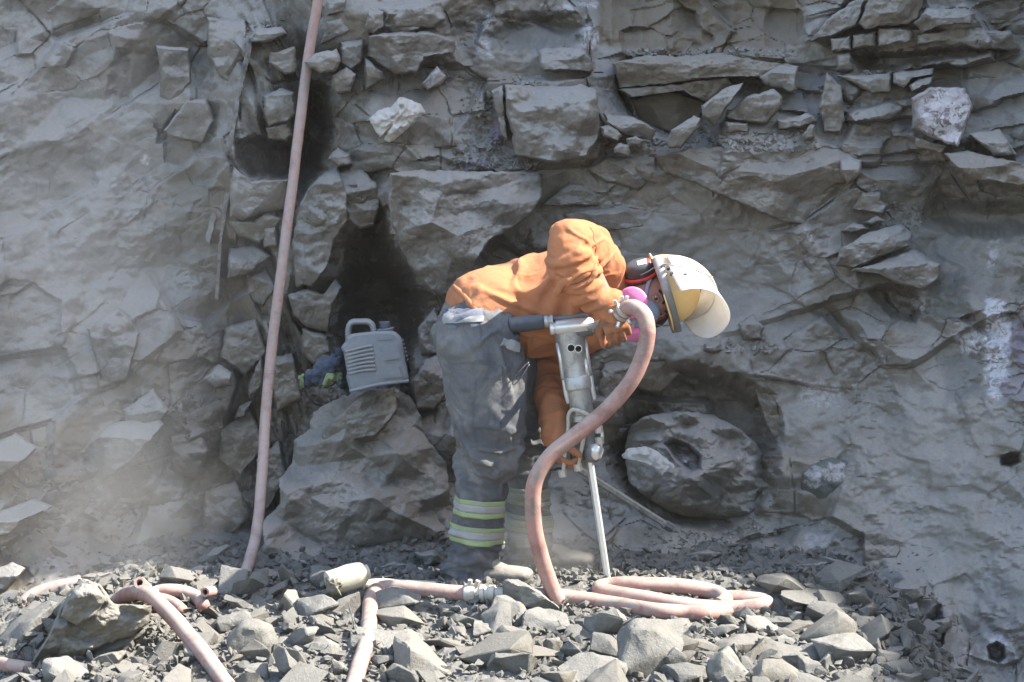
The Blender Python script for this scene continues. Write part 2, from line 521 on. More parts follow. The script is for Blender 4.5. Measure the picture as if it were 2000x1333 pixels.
# ------------------------------------------------------------------ rock wall: smooth base form from depth control points (photo px, metres)
CTRL = [
 # left bay
 (-300,-160,1.55),(0,-160,1.55),(0,60,1.45),(0,300,1.30),(0,500,1.15),(0,700,1.0),(0,900,0.75),(0,1050,0.5),(0,1150,0.30),(0,1300,0.05),(-300,500,1.0),(-300,1100,.3),(-300,1400,-.1),
 (150,60,1.42),(200,200,1.36),(180,420,1.28),(160,600,1.16),(150,800,0.98),(120,980,0.72),(120,1100,.5),(150,1300,.1),
 (300,60,1.45),(320,250,1.38),(300,420,1.36),(290,560,1.30),(270,720,1.06),(260,860,1.0),(250,1000,1.0),(280,1100,0.75),(300,1300,.2),
 (420,60,1.36),(410,200,1.30),(400,380,1.30),(390,520,1.30),(370,650,1.24),(370,780,1.14),(380,920,1.25),(390,1030,1.22),(400,1110,.9),(420,1300,.3),
 # left rib and chimney
 (470,120,1.10),(520,200,1.14),(520,300,1.2),(500,360,1.10),(500,470,1.18),(480,560,1.28),(480,680,1.30),(470,800,1.28),(470,930,1.34),(470,1040,1.3),(460,1110,.95),
 (580,120,1.42),(600,220,1.52),(590,330,1.50),(585,470,1.12),(575,560,1.18),(590,660,1.30),(590,770,1.18),
 # rib right of the chimney, cave surround
 (640,90,1.18),(660,200,1.24),(640,330,1.16),(620,430,1.02),(610,530,1.06),(690,380,1.08),(640,640,1.28),(720,480,1.25),(760,600,1.55),(800,640,1.5),
 (720,60,1.20),(820,60,1.16),(800,180,1.16),(740,250,1.02),(850,260,1.10),(780,300,.98),(900,280,1.05),(700,310,1.04),
 # spur below the can
 (640,800,1.25),(720,790,1.1),(770,760,1.08),(800,800,1.08),(660,880,1.22),(740,900,1.05),(620,980,1.22),(700,1000,1.0),(780,980,.95),(560,1060,1.0),(640,1070,0.85),(740,1080,.75),(820,1060,.75),(560,1010,1.2),(530,1110,.8),(700,1140,.4),(700,1300,.1),
 (830,700,0.98),(860,800,0.92),(860,900,0.92),(860,1000,0.85),(850,1100,.6),
 # big bulge and under it
 (800,420,1.0),(900,430,0.98),(1000,400,1.02),(880,560,1.10),(960,540,1.20),(1030,480,1.18),(1060,540,1.15),
 # behind the worker
 (1150,430,1.10),(1260,420,1.10),(1350,400,1.06),(1450,470,1.08),(1300,500,1.12),(1400,560,1.06),(1450,650,0.96),(1250,660,1.05),(1000,700,1.15),(1000,850,1.1),(1000,1000,.95),(1100,700,1.08),(1150,760,1.08),(1120,880,1.08),(1120,1000,0.92),(1180,1060,0.78),(1040,1080,.70),(1000,1300,.1),
 # hollow surround
 (1250,700,1.0),(1340,690,.95),(1440,700,.93),(1520,760,.90),(1550,860,.86),(1540,960,.80),(1480,1040,.76),(1380,1060,.74),(1280,1060,.75),(1300,1110,.5),(1350,1300,.05),
 # top
 (900,-160,1.60),(960,60,1.42),(1050,50,1.46),(1130,60,1.40),(1230,40,1.62),(1350,40,1.66),(1500,40,1.60),(1230,100,1.45),(1400,105,1.40),(1550,110,1.38),(1000,120,1.28),(1100,150,1.22),
 (1250,215,1.42),(1350,230,1.42),(1180,250,1.15),(1300,295,1.02),(1450,280,1.05),(1560,260,1.06),(1580,200,1.20),(1060,240,1.15),(950,260,1.1),
 (1200,340,1.08),(1420,340,.98),(1550,340,.96),(1660,320,1.0),(1600,400,1.02),(1550,430,1.0),
 (1600,40,1.30),(1680,70,1.22),(1750,60,1.14),(1850,40,1.12),(1960,40,1.10),(1700,120,1.25),(1800,110,1.18),(1950,120,1.08),(1680,200,1.14),(1740,240,1.12),(1700,290,1.08),(1900,200,1.02),(1960,240,.98),(2000,-160,1.3),(2300,-160,1.0),(2300,300,.5),
 (1780,330,1.02),(1850,420,1.12),(1950,430,1.05),(1900,520,.96),(1780,420,1.02),(1850,500,1.0),
 # right lower
 (1600,520,1.02),(1700,560,.95),(1600,640,.98),(1700,680,.92),(1780,640,.86),(1880,640,.80),(1960,640,.74),(1990,740,.62),(1880,760,.70),(1760,760,.80),(1640,760,.90),(1600,850,.84),(1700,880,.72),(1820,880,.60),(1950,870,.50),(1640,1000,.68),(1760,1000,.56),(1880,1000,.44),(1990,980,.36),(1600,1080,.55),(1720,1090,.50),(1840,1100,.32),(1980,1100,.22),(1900,1240,.10),(1800,1220,.16),(1990,1280,-.08),(1600,1300,.0),(2300,900,-.1),(2300,1400,-.7),
]
CT = np.array(CTRL, float)
cu_, cv_, cy_ = CT[:, 0] / 1000, CT[:, 1] / 1000, CT[:, 2]
dm = np.sqrt((cu_[:, None] - cu_) ** 2 + (cv_[:, None] - cv_) ** 2 + 1e-4)
nC = len(CT)
A = np.zeros((nC + 3, nC + 3)); A[:nC, :nC] = dm + np.eye(nC) * -0.004
A[:nC, nC] = 1; A[:nC, nC + 1] = cu_; A[:nC, nC + 2] = cv_; A[nC:, :nC] = A[:nC, nC:].T
WT = np.linalg.solve(A, np.concatenate([cy_, [0, 0, 0]]))

def base_y(u, v):
    u = np.asarray(u, float) / 1000; v = np.asarray(v, float) / 1000
    r = WT[nC] + WT[nC + 1] * u + WT[nC + 2] * v
    for i in range(nC):
        r = r + WT[i] * np.sqrt((u - cu_[i]) ** 2 + (v - cv_[i]) ** 2 + 1e-4)
    return r

# hollows cut back into the face: polygon (px), depth (m), edge softness (px)
CAVE = [(668,455),(690,440),(700,400),(730,380),(755,400),(765,450),(790,500),(815,540),(832,590),(835,640),(815,690),(800,740),(790,770),(700,760),(660,700),(648,640),(660,600),(655,540),(672,505)]
HOLLOW = [(1205,790),(1215,735),(1260,705),(1330,700),(1400,712),(1470,740),(1515,770),(1535,830),(1530,900),(1520,960),(1480,1010),(1420,1040),(1340,1035),(1260,1010),(1200,960),(1180,890)]
CUTS = [
 (CAVE, 0.38, 60, 5), (HOLLOW, 0.30, 60, 4),
 ([(458,275),(500,262),(560,275),(590,290),(580,345),(520,352),(480,345),(458,318)], 0.30, 18, 3),
 ([(592,150),(640,165),(655,250),(640,330),(600,380),(572,420),(566,330),(575,250)], 0.30, 30, 4),
 ([(1231,185),(1320,176),(1380,200),(1370,240),(1300,268),(1245,240)], 0.34, 25, 3),
 ([(1200,120),(1225,180),(1245,240),(1225,225),(1205,180)], 0.18, 12, 2),
 ([(1689,565),(1730,552),(1784,572),(1804,589),(1787,636),(1743,620),(1713,592)], 0.13, 14, 2),
 ([(1660,105),(1760,100),(1880,85),(1990,98),(1850,120),(1760,140),(1690,145),(1668,130)], 0.20, 16, 3),
 ([(1955,890),(1975,882),(1993,884),(1994,905),(1975,914),(1953,910)], 0.16, 9, 1),
 ([(1926,1262),(1945,1252),(1962,1262),(1966,1285),(1950,1298),(1930,1288)], 0.16, 9, 1),
 ([(960,30),(1030,18),(1120,20),(1160,40),(1140,95),(1050,110),(975,100)], 0.16, 40, 4),
 ([(420,800),(500,790),(500,900),(480,1040),(420,1090),(370,1060),(350,950),(380,860)], 0.14, 50, 6),
 ([(935,470),(990,455),(1040,445),(1050,500),(985,560),(905,570)], 0.10, 30, 4),
 ([(1795,380),(1850,372),(1950,390),(2100,400),(2100,470),(1900,470),(1800,440)], 0.12, 40, 4),
 ([(1820,1180),(1840,1175),(1850,1260),(1790,1330),(1740,1330)], 0.10, 20, 4),
 ([(300,240),(318,250),(340,210),(350,220),(325,275),(305,285)], 0.08, 8, 3),
 ([(785,700),(810,690),(812,800),(795,812),(780,790)], 0.25, 12, 3),
 ([(225,90),(262,100),(255,200),(240,215),(205,190)], 0.05, 18, 3),
]

def wall_y(u, v, want=False):
    wu = u + 9 * fbm(u / 120, v / 120, 5, 3) + 2 * fbm(u / 18, v / 18, 6, 2); wv = v + 9 * fbm(u / 120, v / 120, 9, 3) + 2 * fbm(u / 18, v / 18, 10, 2)
    Y = base_y(u + 5 * fbm(u / 40, v / 40, 21, 3), v + 5 * fbm(u / 40, v / 40, 22, 3))
    # smooth dust-coated zones against blocky ones
    smooth = np.zeros(u.shape)
    for (a, b, ru, rv, s) in ((1370, 560, 200, 170, .85), (1880, 470, 150, 80, .7), (1600, 830, 90, 60, .9), (1810, 900, 240, 190, .8), (1900, 1080, 200, 190, .75), (650, 960, 170, 120, .75), (130, 480, 260, 420, .5), (1320, 430, 160, 60, .6), (600, 1070, 150, 70, .8), (1400, 1090, 180, 40, .5)):
        smooth = np.maximum(smooth, s * np.exp(-(((wu - a) / ru) ** 2 + ((wv - b) / rv) ** 2) ** 1.5))
    rgh = 1 - smooth
    left = sstep(620, 420, u)
    ca, sa = np.cos(0.55 * left), np.sin(0.55 * left)
    ru_ = wu * ca - wv * sa; rv_ = wu * sa + wv * ca
    h1, e1 = facets(ru_ / 235, rv_ / 150, 41, 1.0, 0.07)
    h2, e2 = facets(ru_ / 88 + 0.3, rv_ / 56, 51, 1.0, 0.10)
    h3, e3 = facets(ru_ / 30, rv_ / 20, 61, 1.0, 0.2)
    h4, e4 = facets(wu / 11, wv / 8, 71, 1.0, 0.3)
    rub = sstep(0.02, 0.40, fbm(u / 130, v / 100, 81, 3))       # patches of shattered stone
    blk = sstep(-0.25, 0.2, fbm(u / 170, v / 130, 85, 3))
    amp = 1 + .55 * sstep(480, 300, v) * sstep(560, 720, u)
    Y = Y + rgh * amp * (0.10 * h1 + 0.045 * blk * h2) + (0.35 + 0.65 * rgh) * (0.016 * h3 * rub) + 0.006 * h4 * rub
    Y = Y + (0.3 + 0.7 * rgh) * (0.19 * tri(ru_ / 150, rv_ / 105, 301) + 0.075 * (.35 + .65 * blk) * tri((ru_ + .5 * rv_) / 64, (rv_ - .4 * ru_) / 44, 315) + 0.030 * (.25 + .75 * rub) * tri(ru_ / 27, rv_ / 19, 331) + 0.010 * (.3 + rub) * tri(ru_ / 11, rv_ / 8, 341))
    Y = Y + 0.030 * rgh ** 2 * (1 - sstep(0, 0.022, e1)) * sstep(-.1, .3, fbm(u / 60, v / 60, 77, 2)) + 0.014 * rgh * blk * (1 - sstep(0, 0.04, e2))
    Y = Y + 0.06 * smooth * fbm(u / 100, (v + .3 * u) / 62, 87, 3) + 0.028 * smooth * trifbm((u - .4 * v) / 60, v / 46, 88, 3)
    Y = Y + 0.015 * fbm(u / 120, v / 90, 91, 4) + 0.003 * fbm(u / 14, v / 10, 95, 3)
    # horizontal bedding on the upper right
    bed = sstep(1560, 1700, u) * sstep(420, 300, v) + 0.5 * sstep(1150, 1250, u) * sstep(330, 260, v)
    hb, eb = facets(wu / 150, (wv + 0.10 * wu) / 34, 101, 0.5, 0.12)
    Y = Y + 0.07 * bed * hb
    # drilled flutes on the brown band at the top
    flz = sstep(1165, 1185, u) * sstep(1580, 1550, u) * sstep(98, 78, v + 8 * fbm(u / 30, v / 60, 3, 2))
    Y = Y + flz * 0.050 * np.abs(np.sin((u + 5 * fbm(u / 50, v / 50, 8, 2)) / 19.0))
    for poly, dep, soft, wob in CUTS:
        p = np.asarray(poly, float)
        sel = (u > p[:, 0].min() - 30) & (u < p[:, 0].max() + 30) & (v > p[:, 1].min() - 30) & (v < p[:, 1].max() + 30)
        if not sel.any(): continue
        uu = u[sel] + wob * 2.2 * fbm(u[sel] / 16, v[sel] / 16, 7, 3); vv = v[sel] + wob * 2.2 * fbm(u[sel] / 16, v[sel] / 16, 8, 3)
        sd = poly_sd(uu, vv, poly)
        Y[sel] += dep * sstep(0, soft, sd) ** 0.7
    if not want: return Y
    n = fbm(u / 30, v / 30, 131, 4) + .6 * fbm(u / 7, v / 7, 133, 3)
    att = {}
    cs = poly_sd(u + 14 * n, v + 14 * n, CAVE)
    dark = sstep(-4, 14, cs)  # cave, slots and drill holes: earth colour plus painted recess shade
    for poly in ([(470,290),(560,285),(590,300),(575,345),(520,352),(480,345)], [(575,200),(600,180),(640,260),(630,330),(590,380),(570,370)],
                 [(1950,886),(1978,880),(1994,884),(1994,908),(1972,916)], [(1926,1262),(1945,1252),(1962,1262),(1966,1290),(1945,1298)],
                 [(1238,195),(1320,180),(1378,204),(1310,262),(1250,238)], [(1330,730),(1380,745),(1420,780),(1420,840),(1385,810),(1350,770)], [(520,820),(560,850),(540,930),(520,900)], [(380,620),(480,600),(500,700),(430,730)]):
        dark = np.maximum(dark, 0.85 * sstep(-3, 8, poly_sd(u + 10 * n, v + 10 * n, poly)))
    tan = flz + 0.9 * sstep(-10, 20, poly_sd(u + 20 * n, v + 20 * n, [(1000,40),(1150,20),(1160,60),(1020,50)])) + 0.7 * sstep(1180, 1260, u) * sstep(1600, 1500, u) * sstep(240, 120, v)
    tan = tan + 0.6 * sstep(0.0, 0.45, fbm(u / 110, v / 150, 141, 3)) * sstep(800, 300, u) + 0.45 * sstep(0.05, 0.4, fbm(u / 70, v / 50, 147, 4)) + 0.5 * sstep(0.15, 0.5, fbm(u / 80, v / 60, 144, 3)) * sstep(1500, 1700, u) * sstep(300, 150, v)
    for poly, w in ((HOLLOW, .22), ([(380,600),(500,560),(560,700),(560,1000),(420,1090),(350,900)], .45), ([(1560,700),(1620,690),(1800,800),(1740,830),(1600,790)], .2)):
        tan = np.maximum(tan, w * sstep(-20, 30, poly_sd(u + 30 * n, v + 30 * n, poly)))
    white = np.zeros(u.shape)
    for poly, w in (([(1930,585),(1965,590),(1972,640),(1966,740),(1950,782),(1928,770),(1922,690)], 1.6), ([(1868,660),(1905,645),(1922,660),(1915,690),(1880,690)], 1.3), ([(1790,550),(1806,548),(1808,575),(1798,572)], 1.6), ([(1782,585),(1806,582),(1804,604),(1788,602)], 1.6),
                    ([(1935,470),(1955,465),(1950,520),(1925,530)], .8), ([(925,30),(960,25),(960,110),(930,105)], .8), ([(1145,55),(1168,60),(1160,95),(1142,95)], 1.2), ([(1055,8),(1165,2),(1165,16),(1060,24)], .9), ([(764,430),(788,435),(790,470),(772,480)], .9), ([(838,66),(890,80),(890,106),(835,110)], .9),
                    ([(1560,740),(1640,750),(1640,800),(1560,790)], .5), ([(1395,1100),(1450,1098),(1440,1128),(1398,1125)], .9), ([(276,300),(292,305),(288,322),(274,318)], 1.4), ([(1700,10),(1720,0),(1722,30),(1704,36)], 1.0), ([(1735,58),(1758,60),(1750,90),(1730,84)], 1.0),
                    ([(1925,1240),(1960,1235),(1980,1290),(1925,1300)], .7), ([(1565,445),(1585,452),(1588,470),(1570,468)], 1.2), ([(800,130),(870,140),(860,165),(820,170)], .5), ([(1180,180),(1215,190),(1220,230),(1185,225)], .3), ([(1600,1010),(1650,1030),(1600,1080),(1570,1060)], .35)):
        sel = poly_sd(u + 9 * n, v + 9 * n, poly)
        white = np.maximum(white, w * sstep(-6, 6, sel))
    purple = 0.9 * sstep(-6, 6, poly_sd(u + 9 * n, v + 9 * n, [(955,250),(985,245),(990,285),(960,290)])) + 0.8 * sstep(-6, 6, poly_sd(u + 9 * n, v + 9 * n, [(905,315),(960,312),(955,345),(905,345)]))
    purple = purple + .5 * sstep(-10, 10, poly_sd(u + 12 * n, v + 12 * n, [(1960,640),(2000,620),(2010,780),(1960,780)]))
    green = 0 * sstep(-4, 6, poly_sd(u + 9 * n, v + 9 * n, [(1560,960),(1575,915),(1620,893),(1665,905),(1674,960),(1640,1000),(1580,1000)])) + .7 * sstep(-8, 14, poly_sd(u + 18 * n, v + 18 * n, [(1800,540),(1880,520),(1900,600),(1860,640),(1800,620)])) + .5 * sstep(-8, 10, poly_sd(u + 9 * n, v + 9 * n, [(1505,1020),(1550,1010),(1570,1060),(1520,1080)]))
    green = green + .6 * sstep(-8, 14, poly_sd(u + 18 * n, v + 18 * n, [(930,60),(1000,40),(1150,50),(1130,100),(960,105)])) + .5 * sstep(-8, 10, poly_sd(u + 9 * n, v + 9 * n, [(1840,700),(1900,690),(1930,780),(1850,790)])) + .45 * sstep(-8, 14, poly_sd(u + 18 * n, v + 18 * n, [(330,330),(420,320),(420,520),(330,560),(290,470)]))
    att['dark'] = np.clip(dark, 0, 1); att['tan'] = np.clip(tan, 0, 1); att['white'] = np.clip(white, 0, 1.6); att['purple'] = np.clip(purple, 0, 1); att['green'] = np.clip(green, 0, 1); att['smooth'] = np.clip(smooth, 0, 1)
    return Y, att

STEP = 2.4
us = np.arange(-260, 2262, STEP); vs_ = np.arange(-150, 1412, STEP)
gu, gv = np.meshgrid(us, vs_)
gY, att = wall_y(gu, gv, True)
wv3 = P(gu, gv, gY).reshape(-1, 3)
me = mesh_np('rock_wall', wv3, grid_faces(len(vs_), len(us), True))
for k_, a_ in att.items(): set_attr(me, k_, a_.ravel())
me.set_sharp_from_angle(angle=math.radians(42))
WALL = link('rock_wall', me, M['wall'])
tag(WALL, 'dusty grey broken rock face of the open pit', None, None, 'structure')

def wall_at(u, v):
    j = int(np.clip((v - vs_[0]) / STEP, 0, len(vs_) - 1)); i = int(np.clip((u - us[0]) / STEP, 0, len(us) - 1))
    return float(gY[j, i])

# ------------------------------------------------------------------ unseen cliff above and beside the frame, rim shaped to throw the wanted shade
shade_edge_px = [(60,1122),(300,1116),(450,1112),(600,1110),(900,1110),(1050,1114),(1200,1130),(1480,1150),(1575,1185),(1660,1215),(1702,1250),(1716,1300),(1724,1400)]
gp = np.array([on_mound(u, v) for u, v in shade_edge_px])
gp = np.concatenate([gp, [[1.36, -1.6, -.2], [1.42, -3.5, -.4], [1.5, -8, -.6], [1.6, -16, -.6]]])
HR = 10.0
rimR = gp + SUN * ((HR - gp[:, 2]) / SUN[2])[:, None]
top_row = wv3.reshape(len(vs_), len(us), 3)
n0 = len(us)
pb, pr = [], []
for x, yb, yr in ((-16, 1.0, 4.0), (-8, 1.2, 3.6), (-4, 1.5, 3.2), (-2.6, 1.6, 3.0)):
    pb.append((x, yb, 2.3)); pr.append((x, yr, 4.6 + .2 * math.sin(x)))
for f in np.linspace(.03, .97, 16):
    t = top_row[0, int(f * (n0 - 1))]; pb.append((t[0], t[1] + .03, t[2])); pr.append((t[0], t[1] + 1.2 + .2 * math.sin(9 * f), 4.6 + .3 * math.sin(14 * f) + (0 if f < .85 else (f - .85) * 10)))
pb += [(2.2, .85, 2.2), (2.35, .60, 2.0), (3.4, .70, 1.6), (4.3, .8, 1.2), (4.9, .95, 1.0), (6.4, .8, .8)]
pr += [(2.3, 1.6, 7.6), (2.38, .34, 10.0), (3.4, .26, 10.05), (4.3, .22, 10.05), (4.9, .0, 10.0), (6.4, -.40, 10.0)]
for i, r in enumerate(rimR):
    pb.append((r[0] - .1, r[1] + 1.1, .8) if i < 7 else (r[0] - .6, r[1] + .3, .8)); pr.append(tuple(r))
base_path = catmull([np.array(q, float) for q in pb], 8); rim = catmull([np.array(q, float) for q in pr], 8)
ncol = len(rim)
rim[:, 2] += .10 * fbm(np.arange(ncol) / 4.0, np.zeros(ncol), 3, 3); rim[:, 1] += .03 * fbm(np.arange(ncol) / 3.0, np.zeros(ncol) + 9, 5, 3)
NU = 60
rows = [base_path * (1 - t) + rim * t for t in np.linspace(0, 1, NU)]
dirb = np.gradient(rim, axis=0); dirb = np.stack([-dirb[:, 1], dirb[:, 0], 0 * dirb[:, 0]], 1); dirb /= np.linalg.norm(dirb, axis=1)[:, None] + 1e-9
for t in (0.5, 1.5, 4, 9): rows.append(rim + np.array([0.25, 1, 0]) * t * np.array([1, 1, 0]) + dirb * 0 + np.array([0, 0, .01 * t]))
down = []
for t in np.linspace(1, 0, 30)[:-1]:
    p = base_path.copy(); p[:, 2] = base_path[:, 2] * t + (-0.9) * (1 - t)
    off = np.where((np.abs(p[:, 0]) < 2.3) & (p[:, 1] > 0.5), 0.9, 0.0)
    p[:, 1] += off * min(1, (1 - t) * 8)
    down.append(p)
allr = np.array(down[::-1] + rows)
q = allr.reshape(-1, 3)
hh, _ = facets(q[:, 0] * 1.3 + 0.8 * q[:, 1], q[:, 2] * 1.8, 311, .9, .12)
disp = 0.16 * hh + 0.06 * fbm3(q * 3.1, 5, 3)
mask = np.ones(allr.shape[:2]); mask[len(down) - 1:len(down) + 1] = 0.15; mask[len(down) + NU - 3:] = 0.05
q = q + np.stack([-0.2 * disp, -disp, 0 * disp], 1) * mask.reshape(-1, 1)
me = mesh_np('cliff', q, grid_faces(allr.shape[0], ncol))
me.set_sharp_from_angle(angle=math.radians(40))
link('cliff', me, M['wall']); tag(bpy.data.objects['cliff'], 'unseen upper cliff of the pit, its rim shaped to cast the shade', None, None, 'structure')
# ------------------------------------------------------------------ blocks of the face that the eye can pick apart
def resample(poly, step):
    p = np.asarray(poly, float); out = []
    for i in range(len(p)):
        a, b = p[i], p[(i + 1) % len(p)]
        n = max(1, int(round(np.linalg.norm(b - a) / step)))
        for k in range(n): out.append(a + (b - a) * k / n)
    return np.array(out)

def block_mesh(name, poly, Y, tilt=(0, 0), top=0.25, tops=1.3, bev=5.0, rough=1.0, seed=0, depth=0.28, dome=0.0, cham=3, step=3.2, dent=None, big=0.0):
    rs = np.random.RandomState(seed + 101)
    b = resample(poly, step)
    nb = len(b)
    b = b + np.stack([2.6 * fbm(b[:, 0] / 11, b[:, 1] / 11, seed + 1, 3), 2.6 * fbm(b[:, 0] / 11, b[:, 1] / 11, seed + 2, 3)], 1)
    c = np.asarray(poly, float).mean(0)
    R = np.linalg.norm(b - c, axis=1)
    K = max(5, int(R.max() / step))
    s = np.concatenate([np.linspace(1.0 / K, 1, K)])
    uu = c[0] + s[:, None] * (b[None, :, 0] - c[0]); vv = c[1] + s[:, None] * (b[None, :, 1] - c[1])
    ext = max(np.ptp(b[:, 0]), np.ptp(b[:, 1])); hgt = np.ptp(b[:, 1]); vt = b[:, 1].min()
    Yg = Y + tilt[0] * (uu - c[0]) / 500 + tilt[1] * (vv - c[1]) / 500
    if top > 0:
        vk = vt + top * hgt + 0.10 * (uu - c[0]) * rs.uniform(-1, 1)
        Yg = np.maximum(Yg, Y + tilt[1] * (vk - c[1]) / 500 + tilt[0] * (uu - c[0]) / 500 + tops * (vk - vv) / 500)
    for k in range(cham):
        th = rs.uniform(0, 2 * math.pi); dx, dy = math.cos(th), math.sin(th)
        pr = (uu - c[0]) * dx + (vv - c[1]) * dy
        e = ((b[:, 0] - c[0]) * dx + (b[:, 1] - c[1]) * dy).max()
        kk = e * rs.uniform(0.15, 0.7)
        Yg = np.maximum(Yg, Y + tilt[0] * (uu - c[0]) / 500 + tilt[1] * (vv - c[1]) / 500 + rs.uniform(0.35, 0.9) * (pr - kk) / 500)
    if dome: Yg = Yg + dome * (1 - np.sqrt(np.clip(1 - (0.985 * s[:, None]) ** 2, 0, 1)))
    ed = (1 - s[:, None]) * R[None, :]
    Yg = Yg + 0.035 * np.clip(1 - ed / bev, 0, 1) ** 2
    sc = min(1.0, ext / 120) * rough
    Yg = Yg + big * tri(uu / 85 + seed, vv / 62, seed + 4) + sc * (0.050 * tri(uu / 42 + seed, vv / 30, seed + 5) + 0.012 * tri(uu / 17, vv / 13, seed + 6)) + 0.005 * rough * tri(uu / 7, vv / 6, seed + 9) + 0.012 * sc * fbm(uu / 25, vv / 18, seed + 8, 4)
    if dent is not None:
        sd = poly_sd(uu.ravel(), vv.ravel(), dent[0]).reshape(uu.shape); Yg = Yg + dent[1] * sstep(0, dent[2], sd)
    verts = P(uu, vv, Yg).reshape(-1, 3)
    sk = []
    for j, (dd, sh) in enumerate(((0.05, 1.0), (depth * .5, .99), (depth, 0.94))):
        ub = c[0] + sh * (b[:, 0] - c[0]); vb = c[1] + sh * (b[:, 1] - c[1])
        sk.append(P(ub, vb, Yg[-1] + dd))
    cc = P(np.array([c[0]]), np.array([c[1]]), np.array([Yg[0].mean()]))
    verts = np.concatenate([verts] + sk + [cc, P(np.array([c[0]]), np.array([c[1]]), np.array([Yg[-1].mean() + depth]))])
    K2 = K + 3; faces = []
    ci = K2 * nb
    idx = np.arange(nb); nx = (idx + 1) % nb
    quads = np.concatenate([np.stack([r * nb + idx, r * nb + nx, (r + 1) * nb + nx, (r + 1) * nb + idx], 1) for r in range(K2 - 1)])
    fl = [tuple(q) for q in quads.tolist()] + [(ci, int(i2), int(i1)) for i1, i2 in zip(idx, nx)] + [(ci + 1, (K2 - 1) * nb + int(i1), (K2 - 1) * nb + int(i2)) for i1, i2 in zip(idx, nx)]
    area = ((b[:, 0] * np.roll(b[:, 1], -1)) - (np.roll(b[:, 0], -1) * b[:, 1])).sum()
    if area < 0: fl = [f[::-1] for f in fl]
    fl = [f[::-1] for f in fl]
    me = bpy.data.meshes.new(name); me.from_pydata(verts.tolist(), [], fl); me.update()
    bm_ = bmesh.new(); bm_.from_mesh(me); bmesh.ops.recalc_face_normals(bm_, faces=bm_.faces); bm_.to_mesh(me); bm_.free()
    me.polygons.foreach_set('use_smooth', [True] * len(me.polygons))
    me.set_sharp_from_angle(angle=math.radians(38))
    U = np.concatenate([uu.ravel(), np.tile(b[:, 0], 3), [c[0], c[0]]]); V = np.concatenate([vv.ravel(), np.tile(b[:, 1], 3), [c[1], c[1]]])
    return me, U, V

